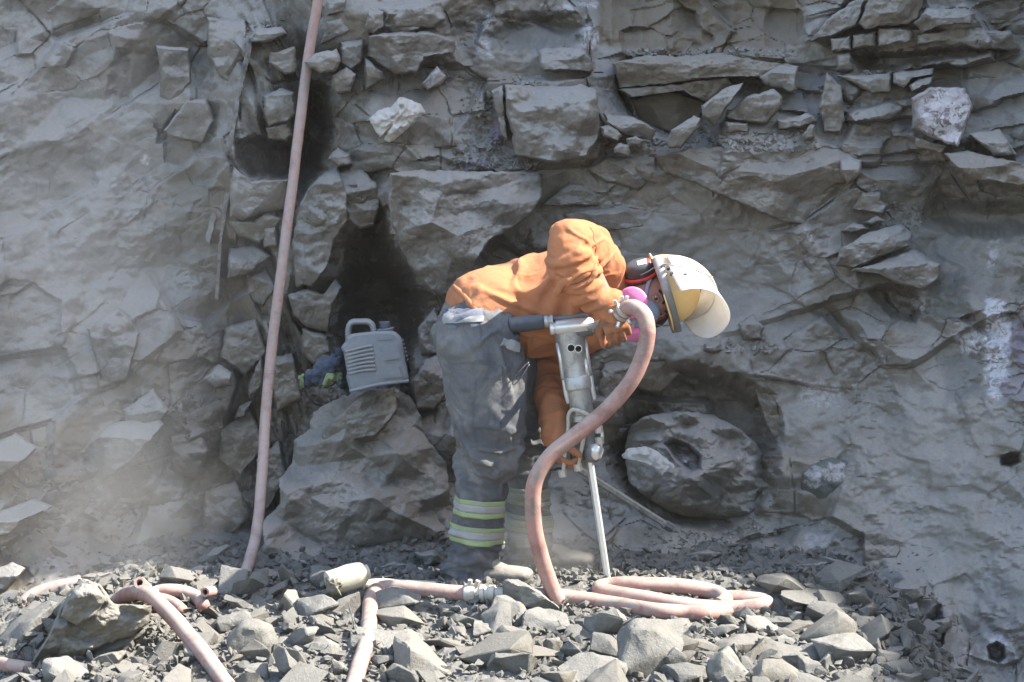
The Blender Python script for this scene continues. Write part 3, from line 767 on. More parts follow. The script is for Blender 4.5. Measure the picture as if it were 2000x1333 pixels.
# poly, front depth, tilt (du, dv), extra: attributes
BL = [
 ([(1052,103),(1062,95),(1138,93),(1154,114),(1159,136),(1152,140),(1062,138),(1054,128)], 1.10, (0,-.1), dict(top=.5)),
 ([(1195,124),(1259,109),(1324,110),(1411,104),(1486,121),(1556,128),(1545,150),(1428,150),(1366,155),(1307,164),(1210,172),(1204,152)], 1.10, (0,0), dict(top=.3, tan=.45)),
 ([(1207,174),(1307,166),(1418,152),(1431,166),(1411,193),(1380,198),(1314,171),(1231,190)], 1.14, (0,.1), dict(top=.1, tan=.7)),
 ([(1231,196),(1307,177),(1362,192),(1380,203),(1365,235),(1314,262),(1245,238)], 1.30, (0,.25), dict(top=0, tan=.7, rough=.5)),
 ([(986,166),(1066,169),(1138,166),(1166,179),(1169,221),(1173,262),(1148,304),(1093,321),(1038,310),(1003,304),(1000,259),(988,221)], .86, (0,.05), dict(top=.28, rough=1.0, tops=1.6, big=.10)),
 ([(960,178),(982,166),(986,221),(991,275),(979,269),(969,221)], .97, (-.5,0), dict(top=.1)),
 ([(1280,305),(1345,290),(1414,286),(1500,290),(1586,284),(1670,297),(1687,317),(1670,354),(1636,358),(1616,371),(1602,402),(1579,442),(1528,435),(1467,408),(1400,378),(1340,350),(1290,335)], .84, (-.1,.35), dict(top=.35, tops=1.5, tan=.25, rough=.9, big=.12)),
 ([(1148,331),(1186,307),(1280,307),(1286,345),(1248,373),(1176,352)], 1.0, (0,.1), dict(top=.3)),
 ([(1059,400),(1107,359),(1176,359),(1242,373),(1186,404),(1093,402)], 1.06, (0,.1), dict(top=.3)),
 ([(762,338),(812,332),(900,335),(1000,335),(1058,338),(1060,385),(1040,415),(1010,440),(985,455),(955,470),(935,505),(905,560),(880,578),(850,578),(825,550),(800,520),(780,480),(765,440),(758,400)], .74, (.05,.12), dict(top=.12, tops=1.2, rough=.9, cham=4, big=.16)),
 ([(1090,285),(1150,268),(1180,275),(1170,310),(1110,325)], 1.0, (0,.2), dict(top=.3)),
 ([(640,4),(678,-4),(678,26),(640,30)], 1.12, (0,0), {}), ([(638,43),(678,28),(685,60),(659,75),(636,83),(627,86)], 1.12, (0,0), {}),
 ([(719,15),(752,19),(752,52),(730,69),(711,56)], 1.06, (0,0), {}), ([(767,8),(816,-4),(861,4),(872,38),(846,56),(771,56),(764,30)], 1.05, (0,.1), dict(top=.35)),
 ([(719,71),(775,62),(839,62),(888,79),(891,101),(831,112),(816,142),(775,146),(745,131),(717,109)], 1.05, (.05,.1), dict(top=.1)),
 ([(595,120),(618,103),(659,96),(666,120),(655,139),(625,144),(604,131)], .86, (.2,.1), dict(top=.35)),
 ([(665,83),(709,75),(709,122),(685,139),(664,124)], 1.08, (0,.1), {}), ([(647,150),(677,131),(696,146),(685,180),(659,184),(646,169)], 1.02, (0,.1), dict(top=.35)),
 ([(711,112),(749,142),(752,154),(713,176)], 1.05, (.3,.0), {}), ([(824,165),(854,128),(872,150),(861,169),(835,176)], 1.03, (-.2,.1), dict(white=.35)),
 ([(486,75),(501,56),(550,52),(560,64),(524,83),(490,83)], 1.04, (0,0), dict(top=.5)), ([(527,105),(576,90),(580,142),(557,146),(524,124)], 1.08, (0,0), {}),
 ([(516,187),(546,172),(572,180),(580,221),(561,240),(524,248),(514,218)], 1.05, (.1,0), dict(top=.2, rough=.7)), ([(520,250),(560,242),(572,262),(560,275),(524,272)], 1.10, (0,.5), dict(top=0)),
 ([(456,326),(490,352),(565,352),(557,409),(512,416),(475,431),(449,424),(449,356)], 1.05, (.05,.05), dict(top=.2, rough=.6)), ([(445,433),(497,433),(524,414),(550,426),(539,450),(509,476),(467,461)], 1.12, (0,.4), dict(top=0)),
 ([(516,445),(539,439),(542,484),(516,484)], 1.10, (0,0), {}), ([(446,485),(500,478),(530,500),(480,540),(445,545)], 1.14, (0,0), dict(top=.5)),
 ([(585,400),(600,370),(632,338),(659,326),(677,375),(680,430),(655,470),(640,520),(610,560),(578,560),(570,480)], .97, (-.15,.05), dict(top=.15, rough=1.1)),
 ([(662,337),(704,330),(737,360),(745,397),(730,442),(704,450),(679,431)], 1.0, (.1,.15), dict(top=.2)), ([(640,311),(659,289),(685,300),(689,322),(662,326)], .98, (0,0), dict(top=.5)),
 ([(563,575),(600,566),(640,575),(655,545),(668,560),(650,600),(640,650),(600,640),(572,615)], 1.06, (0,.1), dict(top=.3)), ([(590,640),(640,655),(648,700),(612,712),(590,690)], 1.12, (0,.2), dict(tan=.3)),
 ([(1582,81),(1616,37),(1677,-4),(1690,0),(1673,51),(1619,73)], 1.10, (-.1,0), dict(top=.1)), ([(1677,47),(1697,-4),(1805,-4),(1795,34),(1778,47),(1724,51),(1690,57)], 1.0, (0,.25), dict(top=.0, tan=.3)),
 ([(1785,47),(1808,17),(1866,17),(1906,27),(1900,44),(1842,51),(1802,64)], .95, (0,.1), dict(top=.4)),
 ([(1621,76),(1662,71),(1662,98),(1626,101)], 1.08, (0,.05), dict(top=.2)), ([(1665,69),(1709,61),(1710,91),(1665,96)], 1.08, (0,.05), dict(top=.2, tan=.3)), ([(1714,56),(1758,52),(1785,64),(1781,81),(1714,91)], 1.06, (0,.05), dict(top=.2, white=.25)),
 ([(1791,68),(1872,56),(1872,79),(1791,86)], 1.04, (0,.1), dict(top=.2)), ([(1876,57),(1974,61),(1994,98),(1906,96),(1876,82)], 1.02, (0,.1), dict(top=.2)),
 ([(1633,105),(1660,103),(1667,138),(1633,140)], 1.10, (0,0), {}), ([(1636,148),(1687,148),(1741,143),(1741,180),(1704,184),(1670,165)], 1.03, (0,.2), dict(top=.3)),
 ([(1744,142),(1825,133),(1822,145),(1785,152),(1765,172),(1744,162)], 1.0, (0,.1), dict(top=.45)), ([(1775,167),(1798,154),(1825,150),(1818,165),(1781,179)], .97, (0,0), dict(top=.5)),
 ([(1788,267),(1852,287),(1842,302),(1788,288)], .82, (0,.3), dict(top=.1, tan=.4)), ([(1893,263),(1920,256),(1953,253),(1987,304),(1943,307),(1926,290)], .70, (.1,-.2), dict(top=.5)),
 ([(1842,300),(1889,294),(1953,310),(2030,324),(2030,371),(1953,358),(1906,351),(1866,327)], .60, (0,.45), dict(top=.42, tops=2.0, tan=.35)),
 ([(1623,398),(1643,371),(1670,378),(1661,405),(1650,410)], .96, (0,.1), dict(top=.2)), ([(1662,410),(1682,375),(1721,375),(1721,392),(1734,405),(1724,419)], .93, (0,.2), dict(top=.2)),
 ([(1640,314),(1660,304),(1683,314),(1680,341),(1656,361),(1640,338)], .80, (0,.2), dict(top=.5)), ([(1599,209),(1616,142),(1643,169),(1650,236),(1643,260),(1609,260)], .98, (.15,0), dict(top=.1, tan=.2)),
 ([(1481,152),(1521,127),(1559,130),(1555,175),(1548,182),(1498,169)], 1.04, (0,.1), dict(top=.3)),
 ([(1632,515),(1639,488),(1696,454),(1760,437),(1781,457),(1779,479),(1737,496),(1669,523),(1632,520)], .74, (0,.2), dict(top=.42, tops=1.7, rough=1.2)),
 ([(1659,528),(1716,513),(1784,485),(1838,518),(1835,545),(1804,567),(1750,553),(1716,535)], .71, (0,.35), dict(top=.45, tops=1.9)),
 ([(1642,451),(1669,434),(1696,447),(1662,456)], .86, (0,0), dict(top=.5)),
 ([(405,34),(480,40),(484,84),(470,152),(462,176),(429,149),(405,108)], 1.24, (-.15,0), dict(top=.05, rough=.6)),
 ([(304,88),(368,95),(375,162),(365,172),(358,189),(331,203),(311,189),(314,145)], 1.30, (.1,0), dict(top=.05, rough=.6)),
 ([(317,257),(365,195),(405,192),(419,236),(395,280),(338,270)], 1.26, (-.1,.1), dict(top=.1, rough=.6)),
 ([(625,872),(632,838),(696,778),(716,763),(770,758),(777,801),(737,853),(669,865)], .74, (.1,.05), dict(top=.25, rough=.8)),
 ([(1688,1040),(1720,1032),(1756,1056),(1760,1076),(1728,1144),(1684,1136)], .42, (.1,.05), dict(top=.15, tan=.15)),
  ([(170,640),(230,600),(275,650),(250,740),(200,760)], 1.0, (-.1,.1), dict(top=.2, rough=.7)),
 ([(240,800),(300,760),(330,800),(290,860),(250,870)], .93, (-.2,.1), dict(top=.3, rough=.7)), ([(160,880),(215,830),(300,800),(320,830),(260,900),(200,940)], .86, (-.15,.1), dict(top=.4, rough=.6)),
 ([(805,745),(830,700),(868,690),(880,760),(850,800),(812,800)], .90, (-.1,.1), dict(top=.3, rough=1.2)), ([(815,640),(850,600),(862,650),(856,690),(822,695)], .96, (-.2,.2), dict(top=.3, rough=1.2)),
 ([(480,545),(520,520),(540,560),(515,600),(482,590)], 1.2, (0,.1), dict(top=.4)), ([(1100,420),(1150,408),(1220,405),(1260,440),(1180,455),(1110,440)], 1.02, (0,.1), dict(top=.3, rough=.6)),
 ([(1250,705),(1300,700),(1330,730),(1290,770),(1240,760)], 1.02, (.1,.3), dict(top=.1, tan=.4)), ([(1470,745),(1512,775),(1535,835),(1520,870),(1490,820)], .95, (-.5,.1), dict(top=.1, tan=.3)),
 ([(1180,700),(1250,706),(1240,760),(1190,800),(1170,760)], 1.02, (.1,.2), dict(tan=.3, rough=1.2)),
]
BL += [([(440,640),(500,620),(522,690),(480,735),(430,700)], 1.18, (0,.1), dict(top=.3, tan=.3)), ([(522,700),(572,690),(590,780),(540,805)], 1.14, (-.1,.1), dict(top=.2, tan=.3)), ([(430,840),(490,800),(520,870),(470,930),(425,900)], 1.2, (0,.1), dict(top=.3, tan=.4)), ([(500,900),(545,860),(562,930),(520,1000)], 1.16, (-.1,.1), dict(top=.2, tan=.3)), ([(400,960),(460,940),(490,1010),(440,1060),(395,1030)], 1.1, (0,.1), dict(top=.3, tan=.4)), ([(330,850),(380,830),(410,880),(380,940),(335,920)], 1.06, (0,.1), dict(top=.3, tan=.3))]
BL.append(([(652,782),(690,764),(730,770),(772,757),(800,775),(822,812),(828,850),(872,905),(880,985),(868,1040),(885,1100),(850,1145),(700,1165),(470,1165),(486,1105),(515,1062),(512,1020),(548,985),(545,935),(572,905),(574,862),(604,838),(612,806)], .72, (.06,-.50), dict(top=.06, tops=1.0, rough=1.1, bev=30, cham=5, depth=.75, smooth=.45, big=.26)))
for i, (poly, Y, tl, kw) in enumerate(BL):
    kw = dict(kw); at = {k: kw.pop(k) for k in ('tan', 'white', 'dark', 'smooth') if k in kw}
    me, U, V = block_mesh('rock_block', poly, Y, tl, seed=i * 13 + 3, **kw)
    for k, a in at.items(): set_attr(me, k, np.full(len(U), a))
    link('rock_block', me, M['wall'], WALL)

# crystal-lined plate in the face
me, U, V = block_mesh('crystal_plate', [(1781,192),(1818,170),(1886,172),(1900,209),(1872,287),(1849,280),(1781,253)], .76, (.05, .1), top=0, rough=.5, seed=909, cham=1)
nz = fbm(U / 18, V / 18, 5, 3)
set_attr(me, 'white', 2.2 * sstep(-30, 10, poly_sd(U + 8 * nz, V + 8 * nz, [(1806,200),(1860,185),(1885,200),(1868,285),(1850,280),(1815,240)])))
set_attr(me, 'purple', np.full(len(U), .28))
o = link('crystal_plate', me, M['wall'], WALL); o['label'] = 'rock slab coated with white and violet crystals'

# dark greenish nodule with a white crust, set in the face
me, U, V = block_mesh('nodule', [(1560,962),(1566,926),(1590,904),(1626,892),(1656,900),(1670,930),(1672,965),(1652,990),(1612,1000),(1576,990)], wall_at(1615, 945) - .06, (.05, .15), top=.0, rough=.5, seed=333, cham=2, dome=.09, depth=.15)
nz = fbm(U / 12, V / 12, 5, 4) + .5 * fbm(U / 5, V / 5, 6, 2)
wc = sstep(-2, 3, poly_sd(U + 12 * nz, V + 12 * nz, [(1564,940),(1590,908),(1612,918),(1640,902),(1664,915),(1654,936),(1615,938),(1580,952)]))
set_attr(me, 'green', 1.0 - .6 * wc); set_attr(me, 'white', 1.0 * wc)
o = link('nodule', me, M['wall'], WALL); o['label'] = 'dark green nodule with a flaking white crust'

# wall-hugging thin leaning sheet (pale vein standing proud along the left rib)
for poly, Y in (([(484,80),(494,84),(478,150),(462,230),(452,300),(444,298),(456,220),(470,150)], 1.13), ([(446,345),(452,350),(436,430),(428,520),(426,590),(420,588),(424,500),(434,420)], 1.17), ([(425,330),(436,345),(425,420),(408,480),(400,475),(415,400)], 1.2)):
    me, U, V = block_mesh('vein_sheet', poly, Y, (.2, 0), top=0, rough=.4, seed=int(poly[0][0]), cham=0, step=3.0)
    set_attr(me, 'white', np.full(len(U), .15))
    link('vein_sheet', me, M['wall'], WALL)

# ------------------------------------------------------------------ geode boulder in its hollow
GP = [(1230,832),(1262,812),(1300,805),(1345,803),(1395,812),(1446,838),(1488,876),(1512,922),(1518,962),(1506,992),(1474,1010),(1430,1016),(1380,1016),(1330,1008),(1290,990),(1255,968),(1228,940),(1222,905),(1222,870)]
DENT = [(1294,866),(1316,856),(1346,866),(1372,890),(1370,918),(1348,926),(1318,902)]
DENT2 = [(1262,905),(1300,935),(1340,945),(1335,955),(1290,948),(1264,925)]
me, U, V = block_mesh('geode_boulder', GP, .74, (-.03, .10), top=.0, rough=2.2, seed=78, dome=.16, depth=.2, cham=6, big=.26, dent=(DENT, .17, 9))
nz = fbm(U / 14, V / 14, 5, 3)
sd = poly_sd(U + 6 * nz, V + 6 * nz, DENT)
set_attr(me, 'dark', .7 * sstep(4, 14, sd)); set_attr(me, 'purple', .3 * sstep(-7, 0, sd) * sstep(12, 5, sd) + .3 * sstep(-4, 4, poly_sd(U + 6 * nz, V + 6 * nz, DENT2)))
set_attr(me, 'white', 1.0 * sstep(6, 14, sd) * sstep(1322, 1334, U) + .5 * sstep(-4, 4, poly_sd(U + 9 * nz, V + 9 * nz, [(1435,850),(1465,880),(1480,930),(1465,950),(1445,900)])))
set_attr(me, 'green', .55 * sstep(-3, 5, poly_sd(U + 4 * nz, V + 4 * nz, [(1345,935),(1410,930),(1415,980),(1350,980)])))
set_attr(me, 'smooth', .45 * sstep(12, -6, V - (950 + .28 * (U - 1230)) - 10 * nz))
set_attr(me, 'tan', .5 * sstep(-6, 12, V - (950 + .28 * (U - 1230)) - 10 * nz))
c0 = P(1365, 1000, 1.0)
GEO = empty('geode_boulder', c0, 'big rounded geode boulder with a broken crystal-lined opening, resting in the dug-out hollow', 'boulder')
child('stone', me, M['wall'], GEO)

# torn sack stuffed into the opening: a creased sheet with thickness
def sheet(name, outline, Yf, mat, thick=.012, fold=.02, seed=1, freq=20.0, root=None, step=4.0, bulge=0.03):
    b = resample(outline, step); b = b + np.stack([2.2 * fbm(b[:, 0] / 6, b[:, 1] / 6, seed, 2), 2.2 * fbm(b[:, 0] / 6, b[:, 1] / 6, seed + 1, 2)], 1)
    c = np.asarray(outline, float).mean(0); R = np.linalg.norm(b - c, axis=1); K = max(6, int(R.max() / step)); s = np.linspace(1 / K, 1, K)
    uu = c[0] + s[:, None] * (b[None, :, 0] - c[0]); vv = c[1] + s[:, None] * (b[None, :, 1] - c[1])
    Yg = Yf(uu, vv) + bulge * s[:, None] ** 3 - fold * (1 - np.abs(fbm(uu / freq, vv / freq, seed + 3, 3)) * 2) * 0.6 - fold * .5 * tri(uu / 9, vv / 9, seed)
    nb = len(b); v1 = P(uu, vv, Yg).reshape(-1, 3); v2 = P(uu, vv, Yg + thick).reshape(-1, 3)
    ca_ = P(np.array([c[0]]), np.array([c[1]]), np.array([Yg[0].mean()])); cb_ = P(np.array([c[0]]), np.array([c[1]]), np.array([Yg[0].mean() + thick]))
    vs = np.concatenate([v1, v2, ca_, cb_]); n1 = K * nb; f = []
    for r in range(K - 1):
        for k in range(nb):
            q = (r * nb + k, r * nb + (k + 1) % nb, (r + 1) * nb + (k + 1) % nb, (r + 1) * nb + k); f.append(q); f.append(tuple(x + n1 for x in q[::-1]))
    for k in range(nb):
        f.append((2 * n1, (k + 1) % nb, k)); f.append((2 * n1 + 1, n1 + k, n1 + (k + 1) % nb))
        a = (K - 1) * nb + k; d = (K - 1) * nb + (k + 1) % nb; f.append((a, d, d + n1, a + n1))
    me = bpy.data.meshes.new(name); me.from_pydata(vs.tolist(), [], f); me.update()
    bm_ = bmesh.new(); bm_.from_mesh(me); bmesh.ops.recalc_face_normals(bm_, faces=bm_.faces); bm_.to_mesh(me); bm_.free()
    me.polygons.foreach_set('use_smooth', [True] * len(me.polygons))
    return me

M['rag'] = cloth_material('sack_cloth', (0.44, 0.425, 0.405), (0.25, 0.23, 0.21), .5, dscale=25)
me = sheet('torn_sack', [(1214,888),(1228,876),(1262,872),(1284,880),(1308,902),(1336,928),(1345,942),(1338,944),(1310,944),(1280,922),(1250,905),(1226,898),(1216,896)], lambda u, v: 0.735 + 0 * u, M['rag'], seed=4)
tag(link('torn_sack', me, M['rag']), 'torn whitish sack cloth stuffed in the geode boulder opening', 'sack')

# white bag lying on the ledge
M['bag'] = cloth_material('bag_cloth', (0.46, 0.43, 0.385), (0.30, 0.25, 0.19), .45, dscale=18, weave=300)
zb = lambda u, v: 0.86 + 0.0006 * (230 - v) + 0 * u
me = sheet('white_bag', [(721,233),(735,218),(765,208),(780,190),(800,194),(822,204),(832,218),(822,228),(800,248),(778,268),(760,280),(750,272),(757,258),(742,268),(733,258)], zb, M['bag'], thick=.05, fold=.045, freq=14, seed=9, bulge=.07)
tag(link('white_bag', me, M['bag']), 'crumpled off-white cloth bag dropped on the rock ledge', 'bag')

# ------------------------------------------------------------------ loose stones
def stone_mesh(name, w, d, h, seed, cuts=2, rough=.05, n=15, flat=False):
    rs = np.random.RandomState(seed)
    p = rs.normal(size=(n, 3)); p /= np.linalg.norm(p, axis=1)[:, None]
    p = np.sign(p) * np.abs(p) ** rs.uniform(.6, 1.0); p /= np.abs(p).max(0)
    sh = rs.uniform(-.55, .55, 2); p[:, 0] += sh[0] * p[:, 2]; p[:, 1] += sh[1] * p[:, 2]
    p /= np.abs(p).max(0)
    p *= np.array([w, d, h]) / 2
    bm = bmesh.new()
    vs = [bm.verts.new(q) for q in p]
    r = bmesh.ops.convex_hull(bm, input=vs)
    bmesh.ops.delete(bm, geom=[e for e in r['geom_interior'] + r['geom_unused'] if isinstance(e, bmesh.types.BMVert)], context='VERTS')
    bmesh.ops.dissolve_limit(bm, angle_limit=math.radians(14), verts=bm.verts, edges=bm.edges)
    m = min(w, d, h)
    bmesh.ops.bevel(bm, geom=list(bm.edges), offset=m * .03, segments=1, profile=.5, affect='EDGES')
    bmesh.ops.triangulate(bm, faces=bm.faces)
    for c in range(cuts):
        L = max(w, d, h) / (3.0 if c == 0 else 5.5 if c == 1 else 11)
        es = [e for e in bm.edges if e.calc_length() > L]
        if es:
            bmesh.ops.subdivide_edges(bm, edges=es, cuts=1); bmesh.ops.triangulate(bm, faces=[f for f in bm.faces if len(f.verts) > 3])
    bm.normal_update()
    co = np.array([v.co for v in bm.verts]); no = np.array([v.normal for v in bm.verts])
    s = max(w, d, h)
    dsp = (fbm3(co / s * 3.0 + seed, seed, 3) * 1.0 + fbm3(co / s * 9 + seed, seed + 3, 2) * .45) * s * rough
    co = co + no * dsp[:, None]
    for v, c in zip(bm.verts, co): v.co = c
    return bm_mesh(name, bm, True, 24)

def stone(name, w, d, h, seed, mat, loc, rot=(0, 0, 0), cuts=2, rough=.05, label=None, cat='rock', group=None, n=15):
    me = stone_mesh(name, w, d, h, seed, cuts, rough, n)
    o = link(name, me, mat); o.location = loc; o.rotation_euler = rot
    return tag(o, label, cat, group)

# blocks with a traced outline that lie loose on the ledges
LG = 'loose stones lying on the ledges of the face'
LOOSE = [
 ([(1176,221),(1242,231),(1283,255),(1273,276),(1217,266),(1183,238)], .90, dict(top=.4), 'long grey slab lying aslant behind the dark recess under the brown overhang'),
 ([(1369,207),(1428,166),(1452,162),(1449,172),(1393,248),(1373,228)], .92, dict(top=.1, rough=.5), 'flat pale plate of stone leaning upright on the upper ledge'),
 ([(1300,276),(1311,255),(1355,226),(1369,231),(1366,248),(1328,290),(1307,290)], .84, dict(top=.3), 'elongated grey stone propped aslant at the ledge edge'),
 ([(1415,229),(1457,189),(1511,175),(1528,189),(1525,209),(1498,243),(1434,236)], .94, dict(top=.15, rough=.7), 'large flat-faced stone resting beside the leaning plate on the ledge'),
 ([(1417,238),(1461,242),(1461,258),(1420,260)], .93, {}, 'small block under the large flat-faced stone on the ledge'),
 ([(1518,233),(1552,229),(1579,219),(1596,236),(1569,250),(1521,253)], .92, dict(top=.5), 'low jagged stone on the ledge right of the flat-faced stone'),
 ([(1565,267),(1582,243),(1592,246),(1592,270),(1575,275)], .84, {}, 'small upright flake standing on the ledge'),
 ([(1172,248),(1190,244),(1216,264),(1208,276),(1176,266)], .86, {}, 'wedge stone in front of the long aslant slab'),
 ([(1222,272),(1240,266),(1258,274),(1250,288),(1226,286)], .84, {}, 'rounded stone at the foot of the long aslant slab'),
 ([(1198,290),(1208,280),(1230,282),(1230,306),(1200,300)], .82, {}, 'pale small block perched on the ledge lip'),
 ([(397,741),(425,712),(454,727),(452,754),(419,758)], 1.02, dict(top=.3, rough=.8), 'pale angular stone lodged on the left slope beside the tall hose'),
 ([(483,758),(510,694),(514,754),(486,778)], 1.10, dict(top=.1), 'pale wedge stone touching the tall hose'),
 ([(459,819),(466,795),(493,782),(478,816)], 1.16, dict(top=.1), 'triangular pale stone below the wedge at the tall hose'),
 ([(1689,434),(1713,422),(1730,430),(1699,441)], .88, {}, 'little flat stone on top of the stacked slabs'),
 ([(-30,870),(0,861),(30,845),(74,875),(51,899),(0,932),(-30,940)], .58, dict(top=.6, rough=.5), 'large pale slab on the left talus, upper of two'),
 ([(-20,1005),(68,973),(105,990),(51,1013),(17,1044),(-20,1050)], .42, dict(top=.6, rough=.5), 'large pale slab on the left talus, lower of two'),
 ([(-10,1111),(24,1098),(51,1111),(44,1121),(10,1155),(-10,1152)], .26, dict(top=.5), 'grey block low on the left talus above the buried hose'),
 ([(1440,632),(1470,612),(1492,640),(1486,664),(1450,666)], .90, dict(top=.4), 'dark lump of stone on the small ledge right of the face shield'),
 ([(1376,672),(1404,668),(1412,684),(1392,694),(1374,686)], .86, dict(top=.5), 'flat stone on the ledge below the face shield'),
]
for i, (poly, Y, kw, lab) in enumerate(LOOSE):
    me, U, V = block_mesh('loose_stone', poly, Y, (0, .05), seed=i * 17 + 500, depth=.10, **kw)
    tag(link('loose_stone', me, M['wall']), lab, 'rock', LG)

# scattered rubble: individually placed stones of the sunlit heap (photo box u0,v0,u1,v1, roll, dark?)
HG = 'broken stones of the sunlit heap'
HERO = [
 ((760,1213,950,1340), 0, 'large pale rough boulder in the middle of the heap, bottom edge'),
 ((905,1212,980,1252), 5, 'flat pale plate lying against the large middle boulder'),
 ((945,1170,1035,1232), 12, 'smooth slab lying in shade in front of the hose coupling'),
 ((1010,1192,1118,1250), 8, 'dark blocky stone below the hose elbow'),
 ((1128,1183,1238,1268), 0, 'rounded grey boulder under the hose elbow'),
 ((1188,1205,1335,1340), 10, 'large dark grey boulder right of the hose elbow, bottom edge'),
 ((950,1268,1055,1330), -6, 'wedge-shaped greenish slab at the bottom of the heap'),
 ((1080,1282,1228,1345), 0, 'broad pale stone cut by the bottom edge of the picture'),
 ((1085,1248,1124,1288), 0, 'small rounded pinkish pebble-textured stone'),
 ((1060,1240,1096,1290), 0, 'little pale wedge left of the pinkish stone'),
 ((850,1180,902,1214), 0, 'pale lump of stone above the large middle boulder'),
 ((636,1276,694,1322), 0, 'bluish slab left of the standing hose bend'),
 ((730,1296,768,1340), 0, 'pale rounded stone right of the standing hose bend'),
 ((676,1238,714,1288), 0, 'pale wedge leaning on the standing hose bend'),
 ((960,1228,996,1284), 0, 'upright tan flake in the heap centre'),
 ((1018,1232,1060,1262), 0, 'small tan stone in front of the dark blocky stone'),
 ((154,1234,290,1286), -10, 'long dark curved slab below the left crag'),
 ((72,1282,172,1340), 0, 'broad pale slab at the bottom left of the heap'),
 ((166,1274,252,1310), -8, 'dark slab beside the broad bottom left slab'),
 ((502,1146,606,1214), 4, 'white-topped wedge stone at the crest of the heap'),
 ((565,1163,668,1228), -14, 'dark pointed stone next to the white-topped wedge'),
 ((440,1216,545,1300), 0, 'large stone with a white quartz patch right of the slanting hose'),
 ((540,1226,632,1278), -12, 'tilted flat slab in the left middle of the heap'),
 ((590,1248,668,1284), 0, 'grey block beside the tilted flat slab'),
 ((474,1298,528,1336), 0, 'small pale blunt stone at the bottom edge'),
 ((418,1198,500,1242), 0, 'grey square-cut stone on the slope by the slanting hose'),
 ((350,1255,420,1310), 0, 'dark broken stone left of the slanting hose'),
 ((1375,1266,1484,1345), 0, 'large flat-topped slab at the bottom right of the heap'),
 ((1450,1204,1532,1252), 0, 'bright square stone under the coil end'),
 ((1522,1272,1578,1320), 0, 'dark cube-like stone on the right of the heap'),
 ((1578,1236,1716,1304), -6, 'long pale slab half in the cliff shadow'),
 ((1594,1272,1636,1318), 0, 'dark wedge below the half-shaded slab'),
 ((1632,1276,1672,1314), 0, 'small dark block beside the wedge below the half-shaded slab'),
 ((1555,1280,1610,1340), 0, 'pointed stone at the bottom right edge'),
 ((1370,1240,1510,1286), 0, 'wide low stone in the right middle of the heap'),
 ((1354,1218,1446,1256), 0, 'dark broad stone just below the hose coil'),
 ((1606,1212,1676,1248), 6, 'layered stone at the right shadow edge of the heap'),
 ((1534,1190,1570,1216), 0, 'small white block at the right shadow edge'),
 ((1512,1240,1560,1278), 0, 'dark faceted stone near the right end of the heap'),
 ((1284,1210,1356,1246), 0, 'pale slab tucked below the coil, left end'),
 ((1292,1262,1350,1340), 0, 'white quartz-faced stone right of the large dark boulder'),
 ((800,1170,850,1196), 0, 'small grey stone just under the straight hose'),
]
rng = np.random.RandomState(5)
occupied = []
def place_box(box, roll, label, mat, group, seed, name='rock', cuts=3, rough=.045):
    u0, v0, u1, v1 = box; uc = (u0 + u1) / 2; vc = (v0 + v1) / 2
    g = on_mound(uc, v1 - .22 * (v1 - v0)); d = g[1] + 7.2
    w = (u1 - u0) * d / F; h = (v1 - v0) * d / F * 1.05; dep = max(min(w * .8, h * 1.5), w * .5)
    loc = P(uc, vc, g[1] + .12 * dep)
    o = stone(name, w, dep, h, seed, mat, loc, (rng.uniform(-.1, .1), math.radians(roll), rng.uniform(-.3, .3)), cuts, rough, label, 'rock', group, n=11 + seed % 4)
    occupied.append((loc[0], loc[1], w * .45)); return o
for i, (box, roll, lab) in enumerate(HERO):
    place_box(box, roll, lab, M['rubble'], HG, 900 + i * 7)
# the slab leaning before the boot
def traced(name, poly, Y, mat, label, seed, group=None, **kw):
    me, U, V = block_mesh(name, poly, Y, kw.pop('tilt', (0, .1)), seed=seed, **kw)
    return tag(link(name, me, mat), label, 'rock', group)
traced('rock', [(980,1138),(992,1130),(1012,1130),(1048,1152),(1085,1180),(1104,1198),(1092,1206),(1060,1200),(1010,1182),(982,1165)], -.36, M['rubble'], 'dark slab leaning in front of the boot with one bright edge', 41, HG, depth=.10, top=.22, tops=2.0, rough=.5)
CR = [(30,1345),(60,1300),(95,1240),(118,1180),(140,1152),(172,1134),(196,1142),(222,1178),(250,1180),(296,1184),(292,1215),(262,1240),(200,1262),(150,1290),(120,1345)]
traced('crag', CR, -.74, M['rubble'], 'big angular crag at the left end of the heap, dark front and pale tip', 57, HG, depth=.30, top=.12, tops=1.6, rough=1.2, cham=5)
traced('rock', [(118,1205),(132,1168),(160,1140),(190,1142),(205,1170),(188,1205),(150,1222)], -.82, M['rubble'], 'pale rough lump set on the tip of the left crag', 58, HG, depth=.12, top=.2, rough=1.2)
traced('rock', [(498,1136),(502,1118),(520,1110),(545,1118),(578,1128),(570,1142),(530,1150),(506,1150)], -.02, M['rubble'], 'rounded tan stone at the crest left of the dusty bottle', 59, HG, depth=.14, top=.4, rough=.3)

occupied += [(-1.32, -.72, .20), (-1.25, -.62, .15), (.02, -.33, .05), (.12, -.33, .06)]
